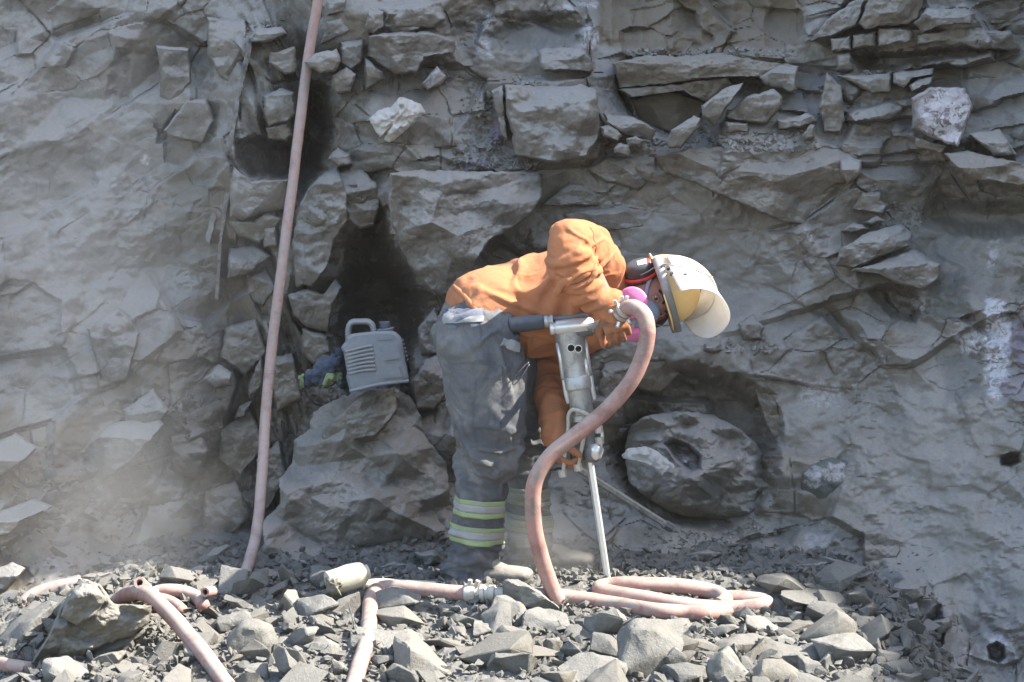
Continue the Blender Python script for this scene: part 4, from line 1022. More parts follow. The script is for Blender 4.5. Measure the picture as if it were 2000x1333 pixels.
# stones in the shaded right corner
SG = 'dusty stones piled in the shaded corner'
SHADE = [
 ([(1678,1160),(1700,1140),(1745,1142),(1770,1130),(1810,1144),(1806,1165),(1765,1190),(1730,1200),(1690,1196)], .10, 'large angular stone below the wall crack in the shaded corner'),
 ([(1608,1200),(1640,1165),(1680,1152),(1668,1188),(1640,1216)], .12, 'pale slab stone in the shaded corner above the half-shaded slab'),
 ([(1733,1222),(1760,1216),(1820,1260),(1834,1278),(1796,1304),(1742,1292)], -.10, 'largest block in the shaded corner with a rough white face'),
 ([(1676,1178),(1700,1148),(1736,1152),(1720,1178),(1690,1184)], .14, 'grey stone wedged under the crack at the shaded corner'),
 ([(1816,1216),(1856,1204),(1860,1224),(1832,1244)], .0, 'small pale block right of the shaded pile'),
 ([(1832,1300),(1864,1292),(1916,1320),(1904,1340),(1852,1330)], -.18, 'flat stone at the bottom edge below the drill hole'),
 ([(1572,1128),(1580,1126),(1602,1196),(1594,1200)], .18, 'thin upright slab standing in the shaded pile, left one'),
 ([(1592,1118),(1634,1168),(1622,1180),(1600,1150)], .20, 'thin upright slab standing in the shaded pile, right one'),
 ([(1512,1144),(1568,1124),(1576,1160),(1524,1168)], .24, 'flat grey stone at the left of the shaded pile'),
 ([(1550,1104),(1620,1096),(1612,1114),(1572,1120)], .34, 'low overhanging stone at the top of the shaded pile'),
 ([(1652,1204),(1690,1200),(1690,1232),(1660,1240)], .06, 'pale square stone in the shaded pile'),
 ([(1545,1165),(1580,1170),(1596,1196),(1560,1190)], .16, 'brownish stone in the shaded pile just beyond the coil'),
 ([(1770,1180),(1790,1172),(1806,1240),(1790,1246)], .05, 'narrow upright stone between the blocks of the shaded pile'),
 ([(1690,1290),(1750,1300),(1792,1330),(1740,1345),(1700,1330)], -.2, 'broad stone at the bottom edge of the shaded corner'),
 ([(1800,1308),(1830,1300),(1850,1340),(1806,1345)], -.22, 'small block at the bottom edge of the shaded corner'),
 ([(375,1112),(390,1104),(424,1106),(430,1130),(380,1136)], .22, 'rounded dusty stone at the foot of the dust-hazed recess'),
 ([(430,1122),(470,1118),(488,1134),(440,1142)], .16, 'dusty stone at the foot of the tall hose'),
 ([(250,1138),(310,1134),(320,1150),(260,1152)], .10, 'low dusty stone behind the left hose coils'),
 ([(318,1136),(346,1130),(366,1142),(340,1150)], .10, 'small dusty stone behind the hose end on the left'),
 ([(1168,1128),(1200,1118),(1214,1132),(1190,1140)], .10, 'dust-covered stone at the drill tip'),
 ([(1050,1124),(1090,1118),(1130,1124),(1110,1136),(1060,1136)], .14, 'flat dust-covered stone beyond the near boot'),
 ([(1340,1085),(1380,1074),(1410,1080),(1390,1098),(1350,1098)], .5, 'dark flat stone on the ground below the geode hollow'),
 ([(790,1120),(830,1112),(866,1118),(850,1132),(800,1132)], .02, 'sunlit white stone left of the near boot'),
 ([(740,1108),(770,1096),(800,1104),(780,1120)], .18, 'dark stone behind the dusty bottle'),
 ([(810,1080),(850,1074),(870,1100),(830,1108)], .42, 'dusty block at the foot of the spur left of the boot'),
]
for i, (poly, Y, lab) in enumerate(SHADE):
    traced('rock', poly, Y, M['rubble'] if 'sunlit' in lab else M['wall'], lab, 700 + i * 11, SG if 'shaded' in lab else 'dusty stones at the foot of the face', depth=.12, top=.3)

# ------------------------------------------------------------------ air hoses
M['hose'] = simple_material('hose_rubber', (0.34, 0.165, 0.135), .8, 0, .2, 25, .35, .002, dust=(0.33, 0.27, 0.225), dust_amt=.8, spec=.2, dirt=(0.20, 0.16, 0.135), dirt_amt=.85, dirt_scale=11, scuff=.55)
M['hose_dusty'] = simple_material('dusty_hose_rubber', (0.34, 0.215, 0.185), .85, 0, .18, 25, .3, .002, dust=(0.33, 0.275, 0.245), dust_amt=.8, spec=.15, dirt=(0.20, 0.17, 0.15), dirt_amt=.85, dirt_scale=11, scuff=.5)
M['steel'] = simple_material('worn_steel', (0.36, 0.35, 0.33), .45, .55, .3, 60, .3, .001, dust=(0.52, 0.50, 0.46), dust_amt=.55, dirt=(0.10, 0.095, 0.09), dirt_amt=.7, dirt_scale=30)
M['bright_steel'] = simple_material('bright_steel', (0.62, 0.61, 0.58), .35, .6, .2, 80, .2, .001, dust=(0.6, 0.58, 0.54), dust_amt=.4)
M['dark_steel'] = simple_material('dark_steel', (0.10, 0.10, 0.105), .5, .3, .3, 60, .3, .001, dust=(0.34, 0.33, 0.31), dust_amt=.4)
M['black'] = simple_material('bore_shade_black', (0.012, 0.012, 0.012), .9, 0, .1)  # black discs paint the shade inside hose ends and drill ports
M['fitting'] = simple_material('dusty_brass_fitting', (0.40, 0.36, 0.29), .6, .25, .3, 60, .4, .001, dust=(0.55, 0.51, 0.45), dust_amt=.6, dirt=(0.18, 0.15, 0.12), dirt_amt=.6, dirt_scale=60)

def hose(pts, r, label, mat, name='air_hose', n=14, seg=18):
    if len(pts[0]) == 2:
        pts = [(u, v, on_mound(u, v + .75 * r * 590)[1] - .012) for u, v in pts]
    c = catmull([np.array(p, float) for p in pts], n)
    w = P(c[:, 0], c[:, 1], c[:, 2])
    w = w + 0.0015 * np.stack([fbm(np.arange(len(w)) / 9.0, np.zeros(len(w)), 3, 2), np.zeros(len(w)), fbm(np.arange(len(w)) / 9.0, np.zeros(len(w)) + 5, 4, 2)], 1)
    bm = bmesh.new(); sweep(bm, w, r, seg)
    for q in w[::3]:
        if q[1] < .1: occupied.append((q[0], q[1], .06))
    return tag(link(name, bm_mesh(name, bm), mat), label, 'hose', 'air hoses of the rock drill'), w

hose([(627,-70,1.0),(621,0,1.0),(611,60,1.0),(600,128,.99),(590,210,.94),(580,290,.90),(570,370,.86),(560,445,.80),(548,545,.74),(534,655,.70),(521,780,.64),(515,870,.56),(511,940,.48),(505,1010,.40),(496,1065,.28),(482,1110,.16),(472,1150,.04)], .0198, 'long faded red hose hanging down the rock face', M['hose_dusty'])
MAINW = hose([(1212,612,-.28),(1222,604,-.30),(1240,601,-.33),(1258,616,-.35),(1265,648,-.36),(1256,695,-.35),(1230,748,-.34),(1185,800,-.33),(1130,846,-.33),(1080,886,-.33),(1050,928,-.33),(1040,972,-.32),(1044,1030,-.30),(1058,1090,-.27),(1077,1145,-.25),(1094,1180,-.24),(1110,1194,-.235),(1132,1193,-.22),(1165,1186,-.17),(1195,1176,-.06)], .0264, 'dusty pink hose curving down from the drill handle', M['hose'])[1]
hose([(1405,1182),(1416,1172),(1392,1156),(1330,1145),(1250,1142),(1192,1143),(1170,1150),(1192,1158),(1270,1171),(1350,1184),(1430,1189),(1482,1184),(1494,1176),(1450,1169),(1405,1169)], .0262, 'hose lying in two flat coils on the sunlit rubble', M['hose'])
hose([(988,1161),(1050,1163),(1120,1168),(1200,1180),(1280,1193),(1335,1197),(1372,1198),(1410,1195),(1446,1188)], .0262, 'red hose running from the coupling under the coils', M['hose'])
hose([(686,1352),(700,1305),(716,1255),(722,1205),(724,1175),(733,1156),(756,1149),(800,1150),(860,1156),(922,1160)], .0262, 'hose rising from the bottom edge and bending to the coupling at the boot', M['hose'])
hose([(228,1176,-.20),(246,1163,-.26),(272,1157,-.34),(298,1168,-.45),(326,1194,-.56),(362,1234,-.68),(402,1284,-.80),(452,1352,-.95)], .0258, 'pale hose slanting down to the bottom edge beside the left crag', M['hose'])
hose([(40,1184,.02),(62,1166,.04),(98,1151,.06),(146,1143,.07),(190,1152,.05),(226,1166,.02),(262,1190,-.1)], .0255, 'dusty hose arching out of the shade behind the left crag', M['hose_dusty'])
hose([(286,1170),(304,1158),(332,1153),(362,1157),(386,1168),(398,1184)], .0225, 'short hose loop behind the slanting hose', M['hose'])
hose([(290,1166),(312,1170),(338,1178),(356,1192)], .020, 'lower hose strand below the short loop on the left', M['hose'])
hose([(-70,1294),(-10,1298),(20,1301),(56,1307)], .0235, 'red hose entering at the left edge below the crag', M['hose'])
# lighter hose lying behind the middle bend
hose([(704,1146),(730,1140),(790,1141),(850,1144)], .016, 'thin pale pipe lying behind the bend of the middle hose', M['fitting'], 'pipe')

def hose_end(u, v, Y, r, d, label):
    """open end of a hose: wall ring round a bore"""
    c = P(u, v, Y); d = np.array(d, float); d /= np.linalg.norm(d)
    root = empty('hose_end', c, label, 'hose', 'cut hose ends on the left of the heap')
    bm = bmesh.new()
    prof = [(0.07, r), (0.0, r), (-.004, r * .92), (-.004, r * .55), (.03, r * .5)]
    sweep(bm, np.array([c + d * -a for a, _ in prof]), [q for _, q in prof], 18)
    child('tube', bm_mesh('tube', bm, True, 40), M['hose'], root)
    bm = bmesh.new(); sweep(bm, np.array([c - d * .012, c - d * .02]), r * .56, 14); child('bore_shade_disc', bm_mesh('bore_shade_disc', bm), M['black'], root)
hose_end(273, 1139, -.36, .021, (-.15, -.85, .45), 'cut hose end standing up above the slanting hose')
hose_end(401, 1157, -.30, .017, (-.2, -.95, .15), 'small cut hose end facing out at the crest of the heap')

# hose coupling at the boot
cpl = empty('hose_coupling', P(950, 1160, -.19), 'dusty metal claw coupling joining two hoses before the boot', 'coupling')
_y0, _y1 = on_mound(905, 1175)[1] - .012, on_mound(995, 1178)[1] - .012
ax = P(995, 1162, _y1) - P(905, 1159, _y0); L = np.linalg.norm(ax); ax /= L; c0 = P(908, 1159, _y0)
def ringat(pairs, name, mat, root, c0=c0, ax=ax, seg=18):
    bm = bmesh.new(); sweep(bm, np.array([c0 + ax * s for s, _ in pairs]), [r for _, r in pairs], seg); return child(name, bm_mesh(name, bm, True, 35), mat, root)
ringat([(.0, .031), (.012, .033), (.03, .033), (.036, .029)], 'clamp', M['fitting'], cpl)
ringat([(.036, .022), (.05, .022), (.052, .03), (.066, .03), (.068, .024), (.08, .024), (.082, .031), (.10, .031), (.102, .024), (.15, .024)], 'body', M['fitting'], cpl)
for s, a in ((.018, .0), (.028, .8)):
    p = c0 + ax * s; bm = bmesh.new()
    up = np.array([math.sin(a) * .5, -.3, 1.0]); up /= np.linalg.norm(up)
    sweep(bm, np.array([p + up * .025, p + up * .05]), .008, 6); child('bolt', bm_mesh('bolt', bm, True, 35), M['fitting'], cpl)
bm = bmesh.new(); p = c0 + ax * .03; sweep(bm, catmull([p + np.array([0, -.02, -.01]), p + np.array([.004, -.032, -.03]), p + np.array([0, -.03, -.055])], 5), .003, 6); child('wire_tie', bm_mesh('wire_tie', bm), M['fitting'], cpl)

# ------------------------------------------------------------------ rock drill
T = P(1113, 648, -.05); B = P(1190, 1150, -.045)
dax = (B - T) / np.linalg.norm(B - T); dl = np.linalg.norm(B - T)
side = np.array([0, -1.0, 0]); side -= dax * side.dot(dax); side /= np.linalg.norm(side)   # towards camera
rgt = np.cross(side, dax); rgt /= np.linalg.norm(rgt)
if rgt[0] < 0: rgt = -rgt
px = 1.0 / pxm(-.13)
def D(s, r=0.0, f=0.0):
    """point on the drill: s photo px below the head along the axis, r px to the right, f px towards the camera"""
    return T + dax * s * px + rgt * r * px + side * f * px
DR = empty('rock_drill', B, 'worn steel hand-held rock drill with tee handle gripped by the worker', 'rock drill')
def dtube(name, prof, mat, seg=20, angle=35):
    bm = bmesh.new()
    sweep(bm, np.array([D(p[0], p[3] if len(p) > 3 else 0) for p in prof]), None, seg, side, True, [(p[1] * px, p[2] * px) for p in prof])
    return child(name, bm_mesh(name, bm, True, angle), mat, DR)
hd = dtube('head_casting', [(-14, 34, 26, 2), (0, 33, 27, 1), (14, 31, 28), (24, 29, 27), (60, 27, 26), (88, 25, 25), (92, 27, 26)], M['steel'], 24)
for k in (-1, 1):
    bm = bmesh.new(); sweep(bm, np.array([D(18, k * 28, 6), D(50, k * 27, 8), D(90, k * 27, 8)]), [4.5 * px, 4 * px, 5 * px], 8); child('rib', bm_mesh('rib', bm), M['bright_steel'], DR)
bm = bmesh.new(); sweep(bm, np.array([D(56, 20, 14), D(74, 22, 15), D(90, 23, 14)]), [3 * px, 4.5 * px, 6 * px], 8); child('rib', bm_mesh('rib', bm), M['bright_steel'], DR)
for s, r, rad in ((30, -3, 7.0), (34, 11, 6.2)):
    bm = bmesh.new(); f0 = 30.0 if r < 0 else 28.6
    prof = [(f0 - 4, rad + 1.3), (f0 + 1.2, rad + 1.3), (f0 + 1.2, rad), (f0 - 2.5, rad)]
    sweep(bm, np.array([D(s, r, f) for f, _ in prof]), [q * px for _, q in prof], 16, cap=False); h = child('port', bm_mesh('port', bm, True, 40), M['bright_steel'], DR)
    bm = bmesh.new(); sweep(bm, np.array([D(s, r, f0 - 1), D(s, r, f0 + .4)]), rad * px, 14); child('bore_shade_disc', bm_mesh('bore_shade_disc', bm), M['black'], DR)
dtube('collar', [(88, 29, 27), (91, 31, 29), (112, 31, 29), (116, 28, 26)], M['steel'])
for r in (-26, 27):
    bm = bmesh.new(); sweep(bm, np.array([D(92, r, 10), D(120, r, 10), D(134, r + 1, 9), D(140, r + 1, 9)]), [5 * px, 5 * px, 4.5 * px, 3 * px], 10); child('collar_bolt', bm_mesh('collar_bolt', bm, True, 35), M['bright_steel'], DR)
dtube('cylinder', [(114, 24, 24), (150, 23, 23), (165, 22, 22), (168, 25, 25), (178, 25, 25), (181, 19, 19)], M['steel'])
dtube('front_head', [(178, 20, 20, 2), (200, 21, 21, 3), (214, 18, 18, 4), (232, 16, 16, 5), (240, 20, 20, 5), (258, 18, 18, 4), (264, 11, 11, 3)], M['dark_steel'])
bm = bmesh.new(); sweep(bm, np.array([D(228, 14, 8), D(240, 16, 10), D(252, 12, 10), D(258, 6, 8)]), [12 * px, 15 * px, 13 * px, 6 * px], 12); child('latch', bm_mesh('latch', bm), M['bright_steel'], DR)
dtube('drill_steel', [(250, 7.6, 7.6), (400, 7, 7), (dl / px - 20, 6.4, 6.4), (dl / px - 18, 10, 10), (dl / px, 10, 10)], M['bright_steel'], 6, 20)
def drod(name, pts, r, mat):
    bm = bmesh.new(); sweep(bm, catmull([D(*p) for p in pts], 7), r * px, 8); return child(name, bm_mesh(name, bm), mat, DR)
drod('retainer_rod', [(178, 20, 20), (168, 12, 26), (158, -2, 27), (152, -18, 24), (162, -28, 20), (185, -32, 18), (215, -40, 16), (245, -48, 14), (275, -56, 14)], 4.2, M['fitting'])
drod('retainer_rod', [(200, -2, 24), (225, -10, 22), (250, -20, 20), (268, -24, 18)], 4.2, M['fitting'])
drod('retainer_rod', [(196, 28, 12), (210, 32, 12), (230, 27, 12), (246, 18, 12)], 4.0, M['bright_steel'])
for p in ((276, -57, 14), (268, -25, 18), (200, 27, 14), (222, 25, 14), (178, 22, 20)):
    bm = bmesh.new(); c = D(*p); sweep(bm, np.array([c - dax * 7 * px, c + dax * 7 * px]), 8.5 * px, 6); child('nut', bm_mesh('nut', bm, True, 30), M['fitting'], DR)
# tee handle: left rubber grip, bright centre sleeve, arm to the hose
def bar(name, a, b, ra, mat, seg=18, prof=None, root=None, angle=35):
    a = np.array(a, float); b = np.array(b, float); bm = bmesh.new()
    prof = prof or [(0, .82), (.03, 1), (.97, 1), (1, .82)]
    sweep(bm, np.array([a + (b - a) * t for t, _ in prof]), [ra * q for _, q in prof], seg); return child(name, bm_mesh(name, bm, True, angle), mat, root or DR)
M['grip'] = simple_material('blue_black_rubber_grip', (0.030, 0.036, 0.050), .6, 0, .3, 60, .3, .001, dust=(0.20, 0.20, 0.20), dust_amt=.45)
bar('grip', P(994, 636, -.085), P(1062, 629, -.08), .0262, M['grip'])
bar('ferrule', P(1062, 629, -.08), P(1080, 627, -.08), .021, M['steel'], prof=[(0, .9), (.2, 1), (.45, 1), (.5, .8), (.7, .8), (.72, 1.0), (1, 1)])
bar('throttle_bar', P(1080, 626, -.05), P(1150, 617, -.05), .014, M['dark_steel'])
bar('sleeve', P(1073, 642, -.08), P(1160, 633, -.08), .0245, M['bright_steel'], 20, [(0, .75), (.02, .95), (.10, .95), (.11, .8), (.14, .8), (.15, 1.0), (.6, 1.02), (.92, .98), (.97, .8), (1, .6)])
bar('sleeve_underside', P(1120, 652, -.075), P(1158, 644, -.075), .019, M['dark_steel'])
bm = bmesh.new(); sweep(bm, catmull([P(1150, 640, -.08), P(1168, 634, -.17), P(1196, 620, -.25), P(1216, 609, -.28)], 6), [.013] * 19, 12); child('air_inlet', bm_mesh('air_inlet', bm), M['steel'], DR)
HC = empty('hose_clamp', P(1216, 610, -.28), 'bolted clamp fastening the pink hose to the drill handle', 'clamp')
cd = MAINW[5] - MAINW[0]; cd /= np.linalg.norm(cd)
for s, r in ((.0, .031), (.022, .0315)):
    p = MAINW[2] + cd * s; bm = bmesh.new(); sweep(bm, np.array([p - cd * .006, p + cd * .006]), r, 18); child('band', bm_mesh('band', bm, True, 35), M['fitting'], HC)
for off in ((-.018, -.02, .028), (.0, -.012, .036), (.012, -.012, .036), (-.012, -.03, -.03), (.018, -.034, -.022), (-.03, -.02, .004)):
    p = MAINW[3] + np.array(off); bm = bmesh.new(); sweep(bm, np.array([p, p + np.array([off[0] * .4, -.008, off[2] * .5])]), .0062, 6); child('bolt', bm_mesh('bolt', bm, True, 30), M['bright_steel'], HC)

# second drill steel leaning by the boulder
ds = empty('drill_rod', P(1306, 1030, .62), 'spare grey drill rod leaning below the geode boulder', 'drill rod')
bm = bmesh.new(); a = P(1128, 915, .38); b = P(1308, 1030, .58); sweep(bm, np.array([a, a + (b - a) * .5, b]), .0125, 6, ref=(0, 1, 0)); child('shaft', bm_mesh('shaft', bm, True, 20), M['steel'], ds)
bm = bmesh.new(); e = (b - a) / np.linalg.norm(b - a); sweep(bm, np.array([b - e * .03, b - e * .028, b + e * .01]), [.012, .017, .018], 8); child('bit', bm_mesh('bit', bm, True, 30), M['dark_steel'], ds)
# many unnamed stones: shared meshes, own objects
HOSEXY = []
for u in range(890, 1010, 15):
    q = on_mound(u, 1180); occupied.append((q[0], q[1], .11))
OV = [.75]
def free(x, y, r):
    for ox, oy, orr in occupied:
        if (x - ox) ** 2 + ((y - oy)) ** 2 < (OV[0] * (r + orr)) ** 2: return False
    return True
protos = [stone_mesh('rock', 1, rng.uniform(.6, .95), rng.uniform(.25, .65), 3000 + i, 2, .04, 9 + i % 4) for i in range(26)]
for me in protos: me.materials.append(M['rubble'])
protos2 = [stone_mesh('rock', 1, rng.uniform(.6, .95), rng.uniform(.25, .65), 3200 + i, 2, .04, 9 + i % 4) for i in range(14)]
for me in protos2: me.materials.append(M['shade_rock'])
def scatter(n, smin, smax, yr, xr, ps, label, group, pw=1.6, dz=.18, avoid=True, ov=.75, tries=30):
    k = 0; OV[0] = ov
    for t in range(n * tries):
        if k >= n: break
        x = rng.uniform(*xr); y = rng.uniform(*yr); s = smin + (smax - smin) * rng.rand() ** pw
        if not cond(x, y): continue
        if avoid and not free(x, y, s * .5): continue
        z = float(mound(np.array(x), np.array(y)))
        o = bpy.data.objects.new('rock', ps[rng.randint(len(ps))]); COL.objects.link(o)
        o.location = (x, y, z + dz * s); o.scale = (s, s * rng.uniform(.8, 1.1), s * rng.uniform(.8, 1.2))
        o.rotation_euler = (rng.normal(0, .35), rng.normal(0, .35), rng.uniform(0, 6.28))
        tag(o, label, 'rock', group); occupied.append((x, y, s * .42)); k += 1
cond = lambda x, y: abs(x) < (y + 7.2) * .245 and not (y > -.15 and -.62 < x < .35)
cond0 = lambda x, y: abs(x) < (y + 7.2) * .245 and not (y > -.2 and -.62 < x < .4)
cond = lambda x, y: cond0(x, y) and not (x > .3 and y > -.14)
scatter(110, .11, .25, (-1.0, -.06), (-1.65, 1.25), protos, 'broad flat-lying grey slab in the sunlit rubble heap', 'slabs of the sunlit heap', 1.5, .10, ov=.5)
scatter(90, .05, .11, (-1.0, -.02), (-1.6, 1.25), protos, 'small angular grey stone in the sunlit rubble heap', 'small stones of the sunlit heap')
cond = lambda x, y: (x > 1.0 or x < -1.2) and abs(x) < (y + 7.2) * .245
scatter(34, .05, .13, (-.7, .5), (1.0, 1.9), protos2, 'small dusty stone in the shaded pile at the right wall', 'small stones of the shaded pile')
cond = lambda x, y: abs(x) < (y + 7.2) * .25
scatter(26, .05, .13, (.10, .55), (-1.85, -.95), protos2, 'small dusty stone at the foot of the left slope', 'small stones below the left slope')

# talus stones lying on the left slope of the face
rs = np.random.RandomState(77)
for i in range(34):
    u = rs.uniform(-10, 250); v = rs.uniform(880, 1140)
    if v < 1180 - u * 1.3 - 150 or u > 60 + (v - 880) * .9: continue
    s = rs.uniform(.05, .13)
    o = bpy.data.objects.new('rock', protos2[rs.randint(len(protos2))]); COL.objects.link(o)
    o.location = P(u, v, wall_at(u, v) - .01); o.scale = (s, s * .8, s * .9); o.rotation_euler = (rs.normal(0, .4), rs.normal(0, .4), rs.uniform(0, 6.28))
    tag(o, 'small dusty stone on the left talus slope', 'rock', 'small stones of the left talus')

# gravel nobody could count, one object: small chips on the heap, on the ledges and at the foot of the face
def gravel(name, pts, sizes, mat, seed, label):
    rs = np.random.RandomState(seed)
    base = []
    for i in range(12):
        p = rs.normal(size=(8, 3)); p /= np.linalg.norm(p, axis=1)[:, None]; p *= np.array([1, .8, .5])
        bm = bmesh.new(); vs = [bm.verts.new(q) for q in p]; r = bmesh.ops.convex_hull(bm, input=vs)
        bm.verts.index_update(); bmesh.ops.triangulate(bm, faces=bm.faces)
        base.append((np.array([v.co for v in bm.verts]), np.array([[v.index for v in f.verts] for f in bm.faces]))); bm.free()
    V_, F_ = [], []; off = 0
    for p, s in zip(pts, sizes):
        bv, bf = base[rs.randint(12)]
        R = np.array(Matrix.Rotation(rs.uniform(0, 6.28), 3, Vector(rs.normal(size=3)).normalized()))
        V_.append((bv * s * .5) @ R.T + p); F_.append(bf + off); off += len(bv)
    me = mesh_np(name, np.concatenate(V_), np.concatenate(F_), smooth=False)
    return tag(link(name, me, mat), label, None, None, 'stuff')
pts, sz = [], []
while len(pts) < 8000:
    x = rs.uniform(-1.8, 1.7); y = rs.uniform(-1.05, .3) if rs.rand() < .8 else rs.uniform(.2, .9)
    if abs(x) > (y + 7.2) * .25 or (-.30 < x < .12 and -.06 < y < .2): continue
    s = .012 + .045 * rs.rand() ** 2.2
    pts.append(np.array([x, y, float(mound(np.array(x), np.array(y))) + s * .25 + .004])); sz.append(s)
gravel('gravel', pts, sz, M['soil'], 3, 'fine crushed stone chips spread over the heap')
pts, sz = [], []
LEDGE = [((880,1060),(296,332),240,.0), ((1150,1300),(270,300),160,.0), ((1290,1600),(258,296),420,0), ((1000,1060),(150,172),80,0), ((1230,1560),(96,110),140,0), ((1690,1740),(140,150),30,0), ((900,980),(180,300),150,0), ((1420,1520),(664,690),80,0), ((620,800),(764,800),120,0), ((1700,1800),(395,450),110,0), ((270,400),(770,830),90,0), ((560,640),(990,1010),60,0), ((1250,1520),(1030,1075),260,0), ((0,260),(900,1140),320,0), ((1500,1830),(1080,1300),420,0), ((430,560),(40,70),70,0), ((800,880),(640,800),90,0), ((860,980),(690,1000),60,0)]
for (u0, u1), (v0, v1), n, _ in LEDGE:
    for i in range(n):
        u = rs.uniform(u0, u1); v = rs.uniform(v0, v1); s = .010 + .030 * rs.rand() ** 2.2
        pts.append(P(u, v, wall_at(u, v) - .2 * s)); sz.append(s)
gravel('ledge_debris', pts, sz, M['wall'], 4, 'stone chips and dust lying on the ledges')
# ------------------------------------------------------------------ the worker
M['skin'] = simple_material('skin', (0.30, 0.155, 0.105), .6, 0, .18, 60, .2, .001, dirt=(0.20, 0.12, 0.09), dirt_amt=.5, dirt_scale=30, spec=.35)
M['shirt'] = cloth_material('orange_sweatshirt', (0.41, 0.162, 0.074), (0.25, 0.135, 0.085), .6, 700, .03, .10, 7)
M['trousers'] = cloth_material('grey_work_trousers', (0.085, 0.087, 0.093), (0.25, 0.235, 0.21), .7, 800, .02, .25, 5)
M['glove'] = cloth_material('brown_glove', (0.30, 0.125, 0.06), (0.07, 0.05, 0.04), .75, 500, .05, .2, 22)
M['boot'] = simple_material('dusty_boot', (0.10, 0.088, 0.072), .9, 0, .25, 40, .5, .003, dust=(0.27, 0.245, 0.205), dust_amt=.75)
M['hivis'] = cloth_material('lime_band', (0.25, 0.32, 0.145), (0.24, 0.225, 0.18), .8, 600, .05, .1, 14)
M['silver'] = cloth_material('silver_reflective_band', (0.29, 0.285, 0.29), (0.25, 0.235, 0.205), .75, 600, .05, .1, 14)
M['dull'] = cloth_material('dust_caked_band', (0.20, 0.205, 0.165), (0.24, 0.225, 0.20), .7, 600, .05, .1, 14)
M['hair'] = simple_material('dark_hair', (0.02, 0.015, 0.012), .6, 0, .3, 200)
M['muff'] = simple_material('black_plastic_muff', (0.022, 0.022, 0.024), .35, 0, .2, 80, .1, .0005, dust=(0.22, 0.21, 0.20), dust_amt=.22, spec=.5)
M['red'] = simple_material('red_plastic', (0.50, 0.035, 0.025), .45, 0, .15, 60, spec=.4)
M['white_print'] = simple_material('white_print', (0.75, 0.74, 0.72), .5, 0, .05)
M['pink'] = simple_material('pink_filter', (0.62, 0.17, 0.36), .85, 0, .08, 30, .2, .001, dirt=(0.50, 0.24, 0.36), dirt_amt=.5)
M['mask'] = simple_material('blue_grey_mask_rubber', (0.17, 0.20, 0.27), .6, 0, .15, 40, .1, .001, dust=(0.30, 0.31, 0.34), dust_amt=.5)
M['helmet'] = simple_material('yellow_helmet', (0.72, 0.46, 0.14), .4, 0, .06, 20, dust=(0.72, 0.62, 0.46), dust_amt=.6, spec=.5)
M['bracket'] = simple_material('grey_shield_bracket', (0.16, 0.155, 0.15), .5, .2, .2, 40, dust=(0.5, 0.47, 0.42), dust_amt=.5)
m, nt, b = newmat('dusty_face_shield'); k = N(nt)
tr = k.node('ShaderNodeBsdfTranslucent'); tr.inputs[0].default_value = (.72, .70, .66, 1)
mx = k.node('ShaderNodeMixShader'); mx.inputs[0].default_value = .35
vec = k.node('ShaderNodeNewGeometry').outputs['Position']
k.ln(k.mix(k.ramp(k.noise(vec, 14, 6, .6), [(.4, 0), (.7, 1)]), (.80, .79, .76), (.66, .63, .58)), b.inputs['Base Color'])
b.inputs['Roughness'].default_value = .45
out = nt.nodes['Material Output']
k.ln(b.outputs[0], mx.inputs[1]); k.ln(tr.outputs[0], mx.inputs[2]); k.ln(mx.outputs[0], out.inputs[0])
M['shield'] = m

J = {}
def J3(n, u, v, Y): J[n] = P(u, v, Y); return J[n]
J3('shR', 1178, 526, -.06); J3('elR', 1112, 468, -.28); J3('wrR', 1192, 604, -.245)
J3('shL', 1168, 612, .24); J3('elL', 1068, 716, .24); J3('wrL', 1086, 856, .0)
J3('hipR', 935, 645, .01); J3('knR', 954, 880, -.02); J3('anR', 925, 1112, .02)
J3('hipL', 980, 650, .19); J3('knL', 1022, 870, .28); J3('anL', 1048, 1082, .38)
HC_ = P(1270, 577, .0)
hF = np.array([.14, -.86, -.49]); hF /= np.linalg.norm(hF)
hU = np.array([.95, .0, .29]); hU -= hF * hU.dot(hF); hU /= np.linalg.norm(hU)
hR = np.cross(hF, hU)
def H(x, y, z): return HC_ + hR * x + hF * y + hU * z

MAN = None
# --- body: one continuous surface (head, neck, trunk, limbs and hands)
bm = bmesh.new()
rows = []
nt_, np_ = 28, 40
for i in range(nt_ + 1):
    th = math.pi * i / nt_; r = []
    for j in range(np_):
        ph = 2 * math.pi * j / np_
        x, y, z = math.sin(th) * math.sin(ph), math.sin(th) * math.cos(ph), math.cos(th)
        X, Y_, Z = x * .074, y * .094, z * .118
        if z < 0: X *= 1 - .22 * z * z; Y_ *= 1 - .10 * z * z
        if y > 0:
            fr = y
            Y_ += fr * (.020 * math.exp(-((X / .011) ** 2) - ((Z + .022) / .022) ** 2) + .010 * math.exp(-((X / .012) ** 2) - ((Z - .004) / .02) ** 2))
            Y_ -= fr * .013 * (math.exp(-(((X - .032) / .017) ** 2) - ((Z - .012) / .012) ** 2) + math.exp(-(((X + .032) / .017) ** 2) - ((Z - .012) / .012) ** 2))
            Y_ += fr * .005 * math.exp(-(((abs(X) - .03) / .024) ** 2) - ((Z - .034) / .010) ** 2)
            Y_ += fr * .008 * math.exp(-((X / .022) ** 2) - ((Z + .062) / .012) ** 2) + fr * .010 * math.exp(-((X / .022) ** 2) - ((Z + .098) / .016) ** 2)
        r.append(bm.verts.new(H(X, Y_, Z)))
        if i in (0, nt_): break
    rows.append(r)
